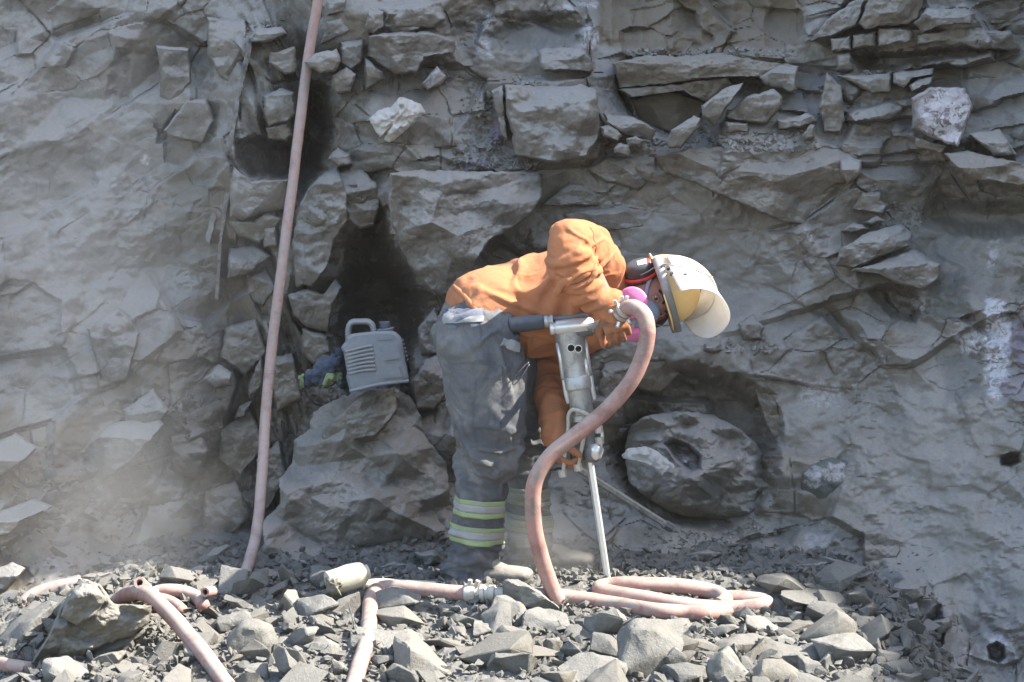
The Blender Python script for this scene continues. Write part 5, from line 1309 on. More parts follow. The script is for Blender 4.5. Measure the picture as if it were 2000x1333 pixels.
for i in range(nt_):
    a, c = rows[i], rows[i + 1]
    for j in range(np_):
        j2 = (j + 1) % np_
        if len(a) == 1: bm.faces.new((a[0], c[j], c[j2]))
        elif len(c) == 1: bm.faces.new((a[j], c[0], a[j2]))
        else: bm.faces.new((a[j], c[j], c[j2], a[j2]))
for s in (-1, 1): rtube(bm, [H(s * .070, -.012, -.03), H(s * .078, -.018, .0), H(s * .074, -.012, .03)], [(.012, .016), (.016, .02), (.012, .016)], ref=hF, seg=10)
rtube(bm, [P(1200, 575, .06), P(1228, 574, .05), H(0, -.02, -.06)], [(.07, .07), (.058, .058), (.055, .055)])
rtube(bm, [P(925, 640, .09), P(990, 605, .12), P(1090, 592, .13), P(1180, 578, .10)], [(.10, .15), (.11, .14), (.13, .15), (.10, .14)])
for s in 'RL':
    rtube(bm, [J['sh' + s], (J['sh' + s] + J['el' + s]) / 2, J['el' + s]], [(.055, .055), (.048, .048), (.042, .042)])
    rtube(bm, [J['el' + s], (J['el' + s] * .6 + J['wr' + s] * .4), J['wr' + s]], [(.042, .042), (.042, .042), (.028, .03)])
    rtube(bm, [J['hip' + s], (J['hip' + s] + J['kn' + s]) / 2, J['kn' + s]], [(.085, .085), (.075, .075), (.055, .055)])
    rtube(bm, [J['kn' + s], J['kn' + s] * .65 + J['an' + s] * .35, J['an' + s]], [(.054, .054), (.056, .056), (.038, .038)])

def hand_tubes(bm, W, Dv, Nv, mirror=1, grow=0.0, curl=(.75, .95, .75), size=1.0, spread=.04):
    """palm, four unequal bent fingers and a thumb from the side of the palm"""
    Dv = np.array(Dv, float); Dv /= np.linalg.norm(Dv); Nv = np.array(Nv, float); Nv -= Dv * Nv.dot(Dv); Nv /= np.linalg.norm(Nv)
    S = np.cross(Dv, Nv) * mirror
    g = grow
    rtube(bm, [W - Dv * .01 * size, W + Dv * .03 * size, W + Dv * .072 * size], [(.020 + g, .030 + g), (.019 + g, .040 + g), (.016 + g, .043 + g)], ref=S, seg=14)
    for i, (off, ln, base) in enumerate(((.033, .085, .072), (.011, .094, .077), (-.011, .088, .075), (-.032, .070, .068))):
        p = W + (Dv * base + S * off) * size; q = Dv * math.cos(spread * (1.5 - i)) + S * math.sin(spread * (1.5 - i)) * .6
        pts = [W + (Dv * base * .6 + S * off * .8) * size, p]; a = 0
        for k_, fr in enumerate((.45, .31, .24)):
            a += curl[k_] * (1 + .06 * i)
            d = q * math.cos(a) + Nv * math.sin(a)
            p = p + d * ln * fr * size; pts.append(p)
        r = (.0095, .0088, .0082, .0075, .006)
        rtube(bm, pts, [(x + g, x + g) for x in r], ref=S, seg=10, n=4)
    b0 = W + (Dv * .022 + S * .026 + Nv * .006) * size
    d1 = Dv * .62 + S * .62 + Nv * .45; d1 /= np.linalg.norm(d1); d2 = Dv * .75 + S * .1 + Nv * .65; d2 /= np.linalg.norm(d2)
    rtube(bm, [b0, b0 + d1 * .042 * size, b0 + (d1 * .042 + d2 * .032) * size, b0 + (d1 * .042 + d2 * .058) * size], [(.014 + g, .014 + g), (.0115 + g, .0115 + g), (.0105 + g, .0105 + g), (.008 + g, .008 + g)], ref=Nv, seg=10, n=4)

HANDS = {'R': (J['wrR'], (.30, -.40, -.86), (.10, .90, -.35), -1), 'L': (J['wrL'] + np.array([0, 0, .0]), (.22, -.42, -.88), (.92, -.05, .25), 1, .0, (.80, 1.05, .75), 1.10)}
for s in 'RL': hand_tubes(bm, *HANDS[s][:4], -.001, *HANDS[s][5:])
me = remesh(bm, .0055, 2, 'person')
MAN = link('person', me, M['skin'])
tag(MAN, 'worker in orange sweatshirt and grey trousers bending over the rock drill, helmet and respirator on', 'person')

def folds(me, fn):
    co, no = get_co(me), get_no(me); put_co(me, co + no * fn(co, no)[:, None])

def stretched(co, ax, k, f, seed, octs=3):
    ax = np.asarray(ax, float); ax /= np.linalg.norm(ax)
    q = co - (1 - k) * (co @ ax)[:, None] * ax
    return fbm3(q * f, seed, octs)

def crease(x, w=3.0):
    a = np.clip(1 - np.abs(x) * w, 0, 1); return a * a * (3 - 2 * a)

def near_pt(co, p, r): return np.exp(-(((co - p) ** 2).sum(1)) / (r * r))

# --- trousers
bm = bmesh.new()
rtube(bm, [P(952, 590, .09), P(930, 622, .09), P(918, 668, .09), P(932, 715, .09)], [(.104, .128), (.114, .142), (.120, .155), (.10, .15)], seg=28)
LEGR = [((932, 650, -.01), .128, .115), ((945, 705, -.03), .134, .12), ((951, 765, -.035), .134, .118), ((956, 830, -.035), .118, .108), ((955, 880, -.03), .096, .094), ((943, 930, -.01), .081, .084), ((937, 985, .0), .083, .083), ((930, 1045, .01), .084, .084), ((923, 1095, .02), .092, .09), ((920, 1122, .02), .094, .092)]
LEGL = [((975, 660, .18), .115, .11), ((990, 740, .21), .11, .11), ((1010, 830, .26), .10, .10), ((1022, 900, .29), .078, .082), ((1028, 980, .32), .074, .078), ((1036, 1050, .355), .078, .08), ((1044, 1092, .375), .084, .085)]
for L_ in (LEGR, LEGL): rtube(bm, [P(*p) for p, a, b_ in L_], [(a, b_) for p, a, b_ in L_], seg=28)
TR = remesh(bm, .005, 5, 'trousers')
def ftr(co, no):
    z = co[:, 2]
    knee = .5 * (J['knR'][2] + J['knL'][2])
    low = sstep(.30, .05, z); mid = np.exp(-((z - knee) / .15) ** 2); hipb = np.exp(-((z - .84) / .13) ** 2); calf = np.exp(-((z - .30) / .10) ** 2)
    d = .004 * fbm3(co * 9, 3, 3)
    d += low * .020 * (crease(stretched(co, (.25, .3, 1), 3.6, 5.0, 9, 2), 3.2) - .35) + low * .010 * crease(stretched(co, (-.2, .2, 1), 3.0, 9.0, 11, 2), 3.5)
    d += mid * .017 * (crease(stretched(co, (1, .2, -.8), .22, 13, 17, 2), 3.4) - .3) + mid * .010 * crease(stretched(co, (1, -.1, -.35), .2, 21, 19, 2), 3.4)
    d += (1 - low) * .015 * (crease(stretched(co, (.25, .1, -1), .16, 11, 21, 2), 3.0) - .3)
    d += hipb * .014 * (crease(stretched(co, (.9, 0, .45), .22, 14, 25, 2), 3.4) - .3)
    d += calf * .010 * crease(stretched(co, (1, .1, -.25), .25, 13, 27, 2), 3.2)
    return d
folds(TR, ftr)
put_co(TR, get_co(TR))
TRO = child('trousers', TR, M['trousers'], MAN)
tb = bvh_of(TR)
def patch_t(name, quad, mat, off=.002, thick=.003, nu=14, nv=8, root=None, wob=.0008):
    return patch(name, tb, quad, nu, nv, off, thick, mat, root or TRO, wob)
M['denim'] = cloth_material('blue_grey_pocket_cloth', (0.105, 0.115, 0.15), (0.24, 0.23, 0.21), .5, 800, .1, .2, 14)
M['seam'] = cloth_material('pale_seam', (0.25, 0.245, 0.235), (0.2, 0.2, 0.2), .4)
patch_t('back_pocket', [(866, 640), (936, 640), (946, 704), (884, 712)], M['trousers'], .001, .003, 14, 12)
patch_t('pocket_flap', [(869, 606), (944, 606), (940, 628), (870, 630)], M['denim'], .004, .004, 18, 6, wob=.002)
patch_t('flap_hem', [(868, 622), (943, 620), (941, 630), (870, 633)], M['seam'], .007, .003, 18, 3, wob=.002)
patch_t('cargo_pocket', [(934, 716), (980, 722), (976, 838), (928, 832)], M['trousers'], .004, .006, 12, 18)
patch_t('cargo_flap', [(932, 712), (982, 716), (981, 740), (930, 738)], M['trousers'], .009, .004, 12, 5)
patch_t('side_pocket', [(984, 660), (1012, 672), (1010, 684), (976, 676)], M['seam'], .006, .008, 10, 4)
for x, y in ((877, 637), (920, 634)): patch_t('pocket_tab', [(x, y), (x + 16, y), (x + 16, y + 6), (x, y + 6)], M['denim'], .004, .003, 4, 2)
# reflective bands: rings cast onto the trouser legs
def leg_ring(L_, v0, v1, mat, name, off=.0035):
    pv = np.array([p[1] for p, a, b_ in L_], float)
    def cen(v): return P(np.interp(v, pv, [p[0] for p, a, b_ in L_]), v, np.interp(v, pv, [p[2] for p, a, b_ in L_]))
    nS, nV = 56, max(3, int((v1 - v0) / 4)); CD, RR, F_ = [], [], []
    for j in range(nV + 1):
        v = v0 + (v1 - v0) * j / nV; c = cen(v); last = .09
        for i in range(nS):
            a = 2 * math.pi * i / nS; d = Vector((math.cos(a), math.sin(a), -.10 * math.cos(a)))
            o_ = Vector(c) + d * .2
            loc, nor, _, dist = tb.ray_cast(o_, -d, .2)
            r = (.2 - dist) if loc is not None else last
            r = min(r, .135); last = r
            CD.append((np.array(c), np.array(d))); RR.append(r)
    R0 = np.array(RR).reshape(nV + 1, nS); Rs = R0.copy()
    for _ in range(6): Rs = (np.roll(Rs, 1, 1) + np.roll(Rs, -1, 1) + 2 * Rs) / 4
    Rs = np.maximum(Rs, np.minimum(R0, Rs + .02) + .0005) + off
    V_ = np.array([c + d * r for (c, d), r in zip(CD, Rs.ravel())]).reshape(nV + 1, nS, 3)
    n = (nV + 1) * nS
    for j in range(nV):
        for i in range(nS):
            F_.append((j * nS + i, j * nS + (i + 1) % nS, (j + 1) * nS + (i + 1) % nS, (j + 1) * nS + i))
    me = mesh_np(name, V_.reshape(-1, 3), np.array(F_)); 
    o = child(name, me, mat, TRO); s = o.modifiers.new('t', 'SOLIDIFY'); s.thickness = .002; s.offset = 1
    return o
for L_, sh in ((LEGR, 0), (LEGL, -22)):
    for v0 in (972, 1024):
        leg_ring(L_, v0 + sh, v0 + 9 + sh, M['hivis'] if sh == 0 else M['dull'], 'lime_band'); leg_ring(L_, v0 + 9 + sh, v0 + 24 + sh, M['silver'] if sh == 0 else M['dull'], 'silver_band'); leg_ring(L_, v0 + 24 + sh, v0 + 33 + sh, M['hivis'] if sh == 0 else M['dull'], 'lime_band')
bm = bmesh.new(); sweep(bm, catmull([P(1034, 712, -.13), P(1020, 735, -.145), P(1004, 752, -.15), P(1003, 742, -.15), P(1018, 722, -.145), P(1033, 708, -.13)], 6), .0022, 6)
child('belt_cord', bm_mesh('belt_cord', bm), M['muff'], TRO)

# --- sweatshirt
bm = bmesh.new()
rtube(bm, [P(938, 603, .10), P(962, 598, .11), P(1000, 602, .13), P(1045, 598, .135), P(1092, 590, .135), P(1140, 583, .13), P(1176, 580, .11), P(1200, 577, .08)],
      [(.132, .180), (.138, .178), (.160, .172), (.172, .178), (.180, .185), (.185, .19), (.150, .18), (.075, .09)], seg=36)
rtube(bm, [P(1166, 548, .0), P(1160, 508, -.10), P(1140, 484, -.19), P(1113, 470, -.27)], [(.100, .10), (.094, .094), (.080, .080), (.070, .070)], seg=24)
rtube(bm, [P(1110, 462, -.27), P(1110, 490, -.28), P(1122, 528, -.275), P(1127, 540, -.265)], [(.062, .062), (.071, .07), (.074, .07), (.073, .07)], seg=24)
rtube(bm, [P(1112, 500, -.275), P(1136, 552, -.262), P(1160, 578, -.25), P(1184, 597, -.247), P(1194, 605, -.245)], [(.056, .056), (.058, .056), (.051, .050), (.046, .045), (.041, .041)], seg=24)
rtube(bm, [P(1180, 590, .17), P(1120, 650, .26), P(1068, 712, .25)], [(.12, .10), (.095, .09), (.078, .078)], seg=24)
rtube(bm, [P(1066, 706, .25), P(1072, 752, .18), P(1080, 795, .08), P(1086, 850, .005)], [(.074, .074), (.064, .064), (.052, .052), (.045, .045)], seg=24)
rtube(bm, [P(1150, 545, .02), P(1182, 552, .03), P(1204, 562, .05)], [(.10, .13), (.085, .11), (.05, .065)], seg=20)     # hood at the nape
rtube(bm, [P(1145, 640, .05), P(1178, 636, .04), P(1198, 622, .04)], [(.075, .12), (.062, .11), (.04, .08)], seg=20)
SH = remesh(bm, .005, 6, 'sweatshirt')
def fsh(co, no):
    arm = np.maximum(np.maximum(near_pt(co, J['elR'], .13), near_pt(co, (J['elR'] + J['wrR']) / 2, .12)), near_pt(co, J['wrR'], .09))
    armL = np.maximum(near_pt(co, J['elL'], .13), near_pt(co, (J['elL'] + J['wrL']) / 2, .1))
    tor = 1 - np.clip(arm + armL, 0, 1)
    d = .004 * fbm3(co * 8, 31, 3)
    d += tor * .017 * (crease(stretched(co, (-.34, .1, -1), .14, 10, 33, 2), 2.8) - .3) * (.3 + .7 * sstep(J['elR'][0] - .25, J['elR'][0] - .05, co[:, 0]))
    hem = near_pt(co, P(985, 640, -.05), .16)
    d += hem * .014 * (crease(stretched(co, (1, .1, -.45), .18, 14, 35, 2), 3.2) - .3)
    ax = J['wrR'] - J['elR']; ea = np.clip(near_pt(co, P(1115, 520, -.27), .09) + near_pt(co, (J['elR'] + J['wrR']) / 2, .10) + near_pt(co, J['wrR'], .07), 0, 1)
    d += ea * .017 * (crease(stretched(co, ax, 2.6, 6.5, 37, 2), 3.0) - .35) + ea * .008 * crease(stretched(co, (1, .3, .4), .4, 16, 38, 2), 3.2)
    d += np.clip(arm, 0, 1) * .006 * (crease(stretched(co, (1, .2, -.5), .25, 16, 40, 2), 3.2) - .3)
    d += np.clip(armL, 0, 1) * .013 * (crease(stretched(co, J['wrL'] - J['elL'], 2.4, 7, 39, 2), 3.0) - .3)
    sho = near_pt(co, P(1170, 545, -.1), .13)
    d += sho * .013 * (crease(stretched(co, (.35, 0, 1), .22, 13, 41, 2), 3.0) - .3)
    return d
folds(SH, fsh)
SHO = child('sweatshirt', SH, M['shirt'], MAN)
sb = bvh_of(SH)
# seams sewn round the shoulder and along the side
M['shirt_seam'] = cloth_material('sweatshirt_seam', (0.33, 0.125, 0.055), (0.28, 0.15, 0.09), .5)
for sp_ in ([(1152,444),(1160,470),(1163,500),(1158,530),(1146,552)], [(1098,505),(1086,540),(1068,580),(1046,620)], [(1200,500),(1212,530),(1212,560),(1204,590)]):
    q_ = []
    for u, v in sp_:
        a = P(u, v, -3.0); dvec = Vector(a - CAM).normalized(); loc, nor, _, _ = sb.ray_cast(Vector(a), dvec, 30)
        if loc is not None: q_.append(np.array(loc + nor * (.001 if nor.dot(dvec) < 0 else -.001)))
    if len(q_) > 2 and max(np.linalg.norm(a - b) for a, b in zip(q_, q_[1:])) < .12:
        c_ = catmull(q_, 10); w_ = []
        for pt in c_:
            loc, nor, _, _ = sb.find_nearest(Vector(pt)); w_.append(np.array(loc))
        bm = bmesh.new(); sweep(bm, np.array(w_), .0022, 6); child('seam', bm_mesh('seam', bm), M['shirt_seam'], SHO)
# hem band and turned cuff
hp = [(875, 566), (886, 560), (906, 578), (928, 604), (952, 628), (976, 642), (999, 648)]
V0 = []
for u, v in hp:
    a = P(u, v, -3.0); dvec = Vector(a - CAM).normalized(); loc, nor, _, _ = sb.ray_cast(Vector(a), dvec, 30)
    V0.append(np.array(loc) if loc is not None else None)
V0 = [q for q in V0 if q is not None]
if len(V0) > 2:
    bm = bmesh.new(); sweep(bm, catmull(V0, 6), None, 10, (0, 1, 0), True, [(.009, .006)] * (6 * (len(V0) - 1) + 1)); child('hem', bm_mesh('hem', bm), M['shirt'], SHO)
bm = bmesh.new()
fc = P(1124, 540, -.268); fa = (J['wrR'] - J['elR']); fa /= np.linalg.norm(fa)
u1 = np.cross(fa, [0, 1, 0]); u1 /= np.linalg.norm(u1); u2 = np.cross(fa, u1)
ring = []
for i in range(41):
    a = 2 * math.pi * i / 40; rr = .080 + .004 * math.sin(3 * a) + .003 * math.sin(7 * a)
    ring.append(fc + u1 * rr * math.cos(a) + u2 * rr * math.sin(a) + fa * (.012 * math.sin(2 * a + 1) + .006 * math.sin(5 * a)))
sweep(bm, np.array(ring), None, 10, tuple(fa), True, [(.006, .014)] * 41)
child('sleeve_fold', bm_mesh('sleeve_fold', bm), M['shirt'], SHO)
bm = bmesh.new(); sweep(bm, catmull([P(1150, 640, -.02), P(1147, 652, -.03), P(1142, 668, -.03), P(1137, 686, -.02)], 6), None, 8, (0, 1, 0), True, [(.010, .003)] * 19)
child('lime_lanyard', bm_mesh('lime_lanyard', bm), M['hivis'], MAN)

# --- gloves
for s in 'RL':
    bm = bmesh.new(); hand_tubes(bm, *HANDS[s][:4], .0022, *HANDS[s][5:])
    W_, Dv = HANDS[s][0], np.array(HANDS[s][1]); Dv = Dv / np.linalg.norm(Dv)
    arm_d = J['wr' + s] - J['el' + s]; arm_d /= np.linalg.norm(arm_d)
    rtube(bm, [W_ - arm_d * .045, W_ - arm_d * .01, W_ + Dv * .02], [(.036, .036), (.034, .036), (.028, .038)], seg=16)
    me = remesh(bm, .0034, 3, 'glove')
    folds(me, lambda co, no: .0012 * fbm3(co * 45, 5, 2))
    child('glove', me, M['glove'], MAN)

# --- boots
def boot(heel, toe, ankle, name='boot'):
    heel, toe, ankle = map(np.array, (heel, toe, ankle)); d = toe - heel; L = np.linalg.norm(d); d /= L
    bm = bmesh.new(); up = np.array([0, 0, 1.0])
    rtube(bm, [heel + d * .02 + up * .035, heel + d * L * .45 + up * .032, heel + d * L * .72 + up * .032, toe - d * .035 + up * .030], [(.038, .042), (.034, .042), (.034, .050), (.030, .046)], ref=np.cross(d, up), seg=20)
    rtube(bm, [heel + d * .05 + up * .04, ankle + up * -.02, ankle + up * .07], [(.045, .045), (.055, .05), (.058, .055)], ref=np.cross(d, up), seg=20)
    rtube(bm, [heel + d * .07 + up * .075, heel + d * L * .42 + up * .065, heel + d * L * .62 + up * .045], [(.04, .042), (.036, .038), (.03, .036)], ref=np.cross(d, up), seg=18)
    me = remesh(bm, .005, 3, name); folds(me, lambda co, no: .003 * fbm3(co * 22, 3, 3))
    o = child(name, me, M['boot'], MAN)
    bm = bmesh.new(); sd = np.cross(d, up)
    prof = [(0.0, .030), (.03, .040), (.10, .038), (.16, .036), (L * .70, .048), (L * .88, .046), (L - .005, .028)]
    top_ = [heel + d * s + sd * w for s, w in prof] + [heel + d * s - sd * w for s, w in prof[::-1]]
    v1 = [bm.verts.new(q + up * .022) for q in top_]; v2 = [bm.verts.new(q + up * -.004) for q in top_]
    bm.faces.new(v1); bm.faces.new(v2[::-1])
    for i in range(len(v1)): bm.faces.new((v1[i], v2[i], v2[(i + 1) % len(v1)], v1[(i + 1) % len(v1)]))
    bmesh.ops.recalc_face_normals(bm, faces=bm.faces); bmesh.ops.bevel(bm, geom=list(bm.edges), offset=.003, segments=2, affect='EDGES')
    child('sole', bm_mesh('sole', bm, True, 40), M['dark_steel'], o)
boot(P(874, 1137, .02), P(1046, 1143, -.05), P(918, 1112, .02))
boot(P(1010, 1112, .40), P(1166, 1112, .30), P(1046, 1085, .38))

# --- helmet with flipped-up face shield, ear defenders, respirator, eyes, hair
def lathe_patch(fn, nu, nv, name, mat, root, closed_u=False, solid=0.0):
    V_ = np.array([[fn(i / nu, j / nv) for i in range(nu + (0 if closed_u else 1))] for j in range(nv + 1)])
    nc = V_.shape[1]; F_ = []
    for j in range(nv):
        for i in range(nc if closed_u else nc - 1):
            F_.append((j * nc + i, j * nc + (i + 1) % nc, (j + 1) * nc + (i + 1) % nc, (j + 1) * nc + i))
    me = mesh_np(name, V_.reshape(-1, 3), np.array(F_))
    bm_ = bmesh.new(); bm_.from_mesh(me); bmesh.ops.remove_doubles(bm_, verts=bm_.verts, dist=1e-5); bmesh.ops.recalc_face_normals(bm_, faces=bm_.faces); bm_.to_mesh(me); bm_.free()
    me.polygons.foreach_set('use_smooth', [True] * len(me.polygons))
    o = child(name, me, mat, root)
    if solid:
        s = o.modifiers.new('t', 'SOLIDIFY'); s.thickness = solid; s.offset = 0
    return o
HZ = .048
def dome(s, t):
    a = 2 * math.pi * s; e = t * math.pi / 2
    rr = math.cos(e) ** .85 if t < 1 else 0
    rid = 1 + .02 * (math.cos(a) ** 8) * math.sin(e)
    return H(.112 * rr * math.sin(a), -.005 + .132 * rr * math.cos(a), HZ + .118 * math.sin(e) * rid)
HEL = lathe_patch(dome, 48, 14, 'helmet', M['helmet'], MAN, True, .004)
def brim(s, t):
    a = 2 * math.pi * s; fr = max(0, math.cos(a)) ** 3
    return H((.112 + .016 * t) * math.sin(a), -.005 + (.132 + (.014 + .035 * fr) * t) * math.cos(a), HZ - .004 - .006 * t)
lathe_patch(brim, 48, 3, 'brim', M['helmet'], HEL, True, .004)
def brk(s, t):
    a = -.5 * math.pi + math.pi * s
    return H((.134 + .004 * t) * math.sin(a), -.005 + .150 * math.cos(a) ** .8 if math.cos(a) > 0 else -.005, HZ - .012 + .030 * t)
lathe_patch(brk, 40, 2, 'shield_bracket', M['bracket'], HEL, False, .006)
def shield(s, t):
    a = math.pi * (.02 + .95 * s); fl = 1 + .05 * t
    f = .075 + .135 * t * (1 - .25 * max(0, -math.cos(a)) ** 2) * (1 - .75 * max(0, (s - .72) / .28) ** 5)
    arch = math.sin(a) ** .8
    return H((.128 if math.cos(a) > 0 else .112) * math.cos(a) * fl - .006 * t, f - .035 * (1 - t) * (1 - arch) - .02 * math.sin(a) * 0, HZ + .012 + (.148 * arch + .012 * t) * fl)
lathe_patch(shield, 56, 16, 'face_shield', M['shield'], HEL, False, .0022)
def shield_top(s, t):       # upper closure of the shield where it meets the dome
    a = math.pi * (.04 + .92 * s); arch = math.sin(a) ** .8; q = 1 - .42 * t
    return H(.128 * math.cos(a) * (1 - .12 * t), .075 - .035 * (1 - arch) - .085 * math.sin(t * math.pi / 2), HZ + .012 + .158 * arch * (1 - .22 * t * t))
lathe_patch(shield_top, 56, 8, 'shield_crown', M['shield'], HEL, False, .0022)
for x, y, z in ((.130, .05, HZ + .015), (.126, .10, HZ + .035), (.118, .12, HZ + .075), (.131, .07, HZ + .03)):
    bm = bmesh.new(); p = H(x, y, z); n_ = hR; sweep(bm, np.array([p - n_ * .004, p + n_ * .007]), .0065, 10); child('shield_rivet', bm_mesh('shield_rivet', bm, True, 35), M['muff'], HEL)
bm = bmesh.new(); sweep(bm, catmull([H(.133, .03, HZ + .01), H(.136, .07, HZ + .05), H(.118, .085, HZ + .10), H(.06, .09, HZ + .165)], 8), .0022, 6); child('wire', bm_mesh('wire', bm), M['bracket'], HEL)

for s in (1, -1):
    def cup(a_, t, s=s):
        a = 2 * math.pi * a_; e = t * math.pi / 2; rr = math.cos(e) ** .45 if t < 1 else 0
        return H(s * (.088 + .046 * math.sin(e)), -.012 + .040 * rr * math.cos(a) - .004, -.012 + .058 * rr * math.sin(a))
    o = lathe_patch(cup, 36, 12, 'ear_muff', M['muff'], MAN, True)
    bm = bmesh.new(); ringp = np.array([H(s * .087, -.016 + .043 * math.cos(a), -.012 + .061 * math.sin(a)) for a in np.linspace(0, 2 * math.pi, 37)])
    sweep(bm, ringp, None, 8, tuple(hR), True, [(.005, .006)] * 37); child('red_rim', bm_mesh('red_rim', bm), M['red'], o)
    bm = bmesh.new(); ringp = np.array([H(s * .078, -.016 + .036 * math.cos(a), -.012 + .052 * math.sin(a)) for a in np.linspace(0, 2 * math.pi, 37)])
    sweep(bm, ringp, None, 10, tuple(hR), True, [(.012, .011)] * 37); child('cushion', bm_mesh('cushion', bm), M['muff'], o)
    bm = bmesh.new(); sweep(bm, catmull([H(s * .105, .022, -.015), H(s * .118, .03, .02), H(s * .126, .02, .05), H(s * .124, .0, .075)], 6), .0022, 6); child('wire_arm', bm_mesh('wire_arm', bm), M['bracket'], o)
    if s == 1:
        ob = o.data; mb = bvh_of(ob)
        patch('white_mark', mb, [(1244, 511), (1262, 506), (1263, 515), (1246, 519)], 8, 4, .0008, .0006, M['white_print'], o)
        patch('red_mark', mb, [(1262, 506), (1270, 504), (1271, 513), (1263, 515)], 4, 4, .0008, .0006, M['red'], o)
# respirator
def facep(a_, t):
    a = 2 * math.pi * a_; e = t * math.pi / 2; rr = math.cos(e) ** .6 if t < 1 else 0
    z0 = -.042 + .012 * t
    return H(.050 * rr * math.sin(a) * (1 - .25 * max(0, math.cos(a))), .070 + .060 * math.sin(e), z0 + (.060 if math.cos(a) > 0 else .052) * rr * math.cos(a))
RES = lathe_patch(facep, 32, 10, 'respirator', M['mask'], MAN, True)
for s in (1, -1):
    c = H(s * .070, .112, -.070); nrm = hR * s * .55 + hF * .75 - hU * .22; nrm /= np.linalg.norm(nrm)
    bm = bmesh.new(); prof = [(-.016, .030), (-.014, .050), (-.004, .0535), (.004, .0525), (.008, .048), (.009, .001)]
    sweep(bm, np.array([c + nrm * d for d, _ in prof]), [r for _, r in prof], 36); child('pink_filter', bm_mesh('pink_filter', bm, True, 45), M['pink'], RES)
    bm = bmesh.new(); sweep(bm, np.array([H(s * .03, .10, -.055), c - nrm * .01]), [.022, .024], 16); child('filter_port', bm_mesh('filter_port', bm), M['mask'], RES)
    bm = bmesh.new(); sweep(bm, catmull([H(s * .045, .085, -.025), H(s * .070, .05, -.005), H(s * .082, .01, .02), H(s * .083, -.03, .04)], 6), None, 8, tuple(hU), True, [(.002, .007)] * 19); child('strap', bm_mesh('strap', bm), M['mask'], RES)
bm = bmesh.new(); p = H(0, .128, -.062); sweep(bm, np.array([p - hF * .012, p + hF * .004, p + hF * .010]), [.022, .022, .016], 18); child('exhale_valve', bm_mesh('exhale_valve', bm, True, 40), M['mask'], RES)
M['eye'] = simple_material('eye_white', (0.62, 0.57, 0.53), .2, 0, .03, spec=.6); M['iris'] = simple_material('dark_iris', (0.02, 0.012, 0.01), .15, 0, .1, spec=.6)
for s in (1, -1):
    c = H(s * .032, .071, .012); bm = bmesh.new(); bmesh.ops.create_uvsphere(bm, u_segments=18, v_segments=12, radius=.0125)
    bmesh.ops.translate(bm, verts=bm.verts, vec=Vector(c)); e = child('eye', bm_mesh('eye', bm), M['eye'], MAN)
    g = Vector(CAM - c).normalized(); g = np.array(g) * .5 + hF * .5; g /= np.linalg.norm(g)
    bm = bmesh.new(); sweep(bm, np.array([c + g * .0105, c + g * .0128, c + g * .0131]), [.0062, .0055, .001], 14); child('iris', bm_mesh('iris', bm), M['iris'], e)
    for zz, rr, nm in ((.0085, .0032, 'eyelid'), (-.0075, .0026, 'eyelid')):
        bm = bmesh.new(); sweep(bm, catmull([H(s * .016, .078, .010 + zz * .2), H(s * .026, .086, .012 + zz), H(s * .038, .084, .012 + zz), H(s * .049, .073, .012 + zz * .3)], 6), rr, 8); child(nm, bm_mesh(nm, bm), M['skin'], e)
    bm = bmesh.new(); sweep(bm, catmull([H(s * .014, .090, .030), H(s * .03, .092, .038), H(s * .046, .080, .037), H(s * .056, .066, .030)], 6), None, 8, tuple(hF), True, [(.0045, .003)] * 19); child('eyebrow', bm_mesh('eyebrow', bm), M['hair'], MAN)
def hairf(s, t):
    a = -.95 * math.pi + 1.9 * math.pi * s; z = .030 + .030 * t + .008 * math.cos(3 * a)
    fr = .5 + .5 * math.cos(a)
    z += .022 * fr * (1 - t)
    k2 = math.sqrt(max(0.02, 1 - (z / .122) ** 2))
    return H(.0775 * k2 * math.sin(a + math.pi) * -1, .0975 * k2 * math.cos(a), z)
lathe_patch(hairf, 60, 5, 'hair', M['hair'], MAN, False, .004)
# ------------------------------------------------------------------ jerrycan and jacket in the mouth of the cave
M['can'] = simple_material('grey_blue_plastic', (0.125, 0.145, 0.165), .6, 0, .1, 20, .1, .001, dust=(0.235, 0.235, 0.23), dust_amt=.6, dirt=(0.20, 0.19, 0.175), dirt_amt=.7, dirt_scale=8, spec=.35)
M['cap'] = simple_material('dark_blue_cap', (0.035, 0.045, 0.07), .5, 0, .15, 40, dust=(.2, .2, .2), dust_amt=.4)
YC = .62; DC = .085
def zu(x, y): return (540 + x * .16503, 580 + y * .16503)
CAN = empty('jerrycan', P(742, 758, YC), 'dusty grey-blue plastic jerrycan tilted on the ledge in front of the cave', 'jerrycan')
out = [(872,1132),(818,940),(836,915),(792,655),(758,620),(775,570),(815,540),(830,470),(880,440),(1000,425),(1190,405),(1390,402),(1455,450),(1490,510),(1530,760),(1572,990),(1555,1002),(1300,1030),(1150,1060),(1000,1100),(905,1130)]
outp = resample([zu(*q) for q in out], 3.0)
for _ in range(3): outp = (np.roll(outp, 1, 0) + np.roll(outp, -1, 0) + 2 * outp) / 4
cc = outp.mean(0)
layers = [(0.0, .90), (.006, .955), (.016, .99), (.03, 1.0), (.14, 1.0), (.154, .98), (.165, .92)]
bm = bmesh.new(); rings = []
nrm_in = cc - outp
for dY, sc_ in layers:
    q = cc + (outp - cc) * (1 - (1 - sc_) * 0.9)
    w = P(q[:, 0], q[:, 1], np.full(len(q), YC + dY)); rings.append([bm.verts.new(x) for x in w])
for a, b_ in zip(rings, rings[1:]):
    for i in range(len(a)): bm.faces.new((a[i], a[(i + 1) % len(a)], b_[(i + 1) % len(a)], b_[i]))
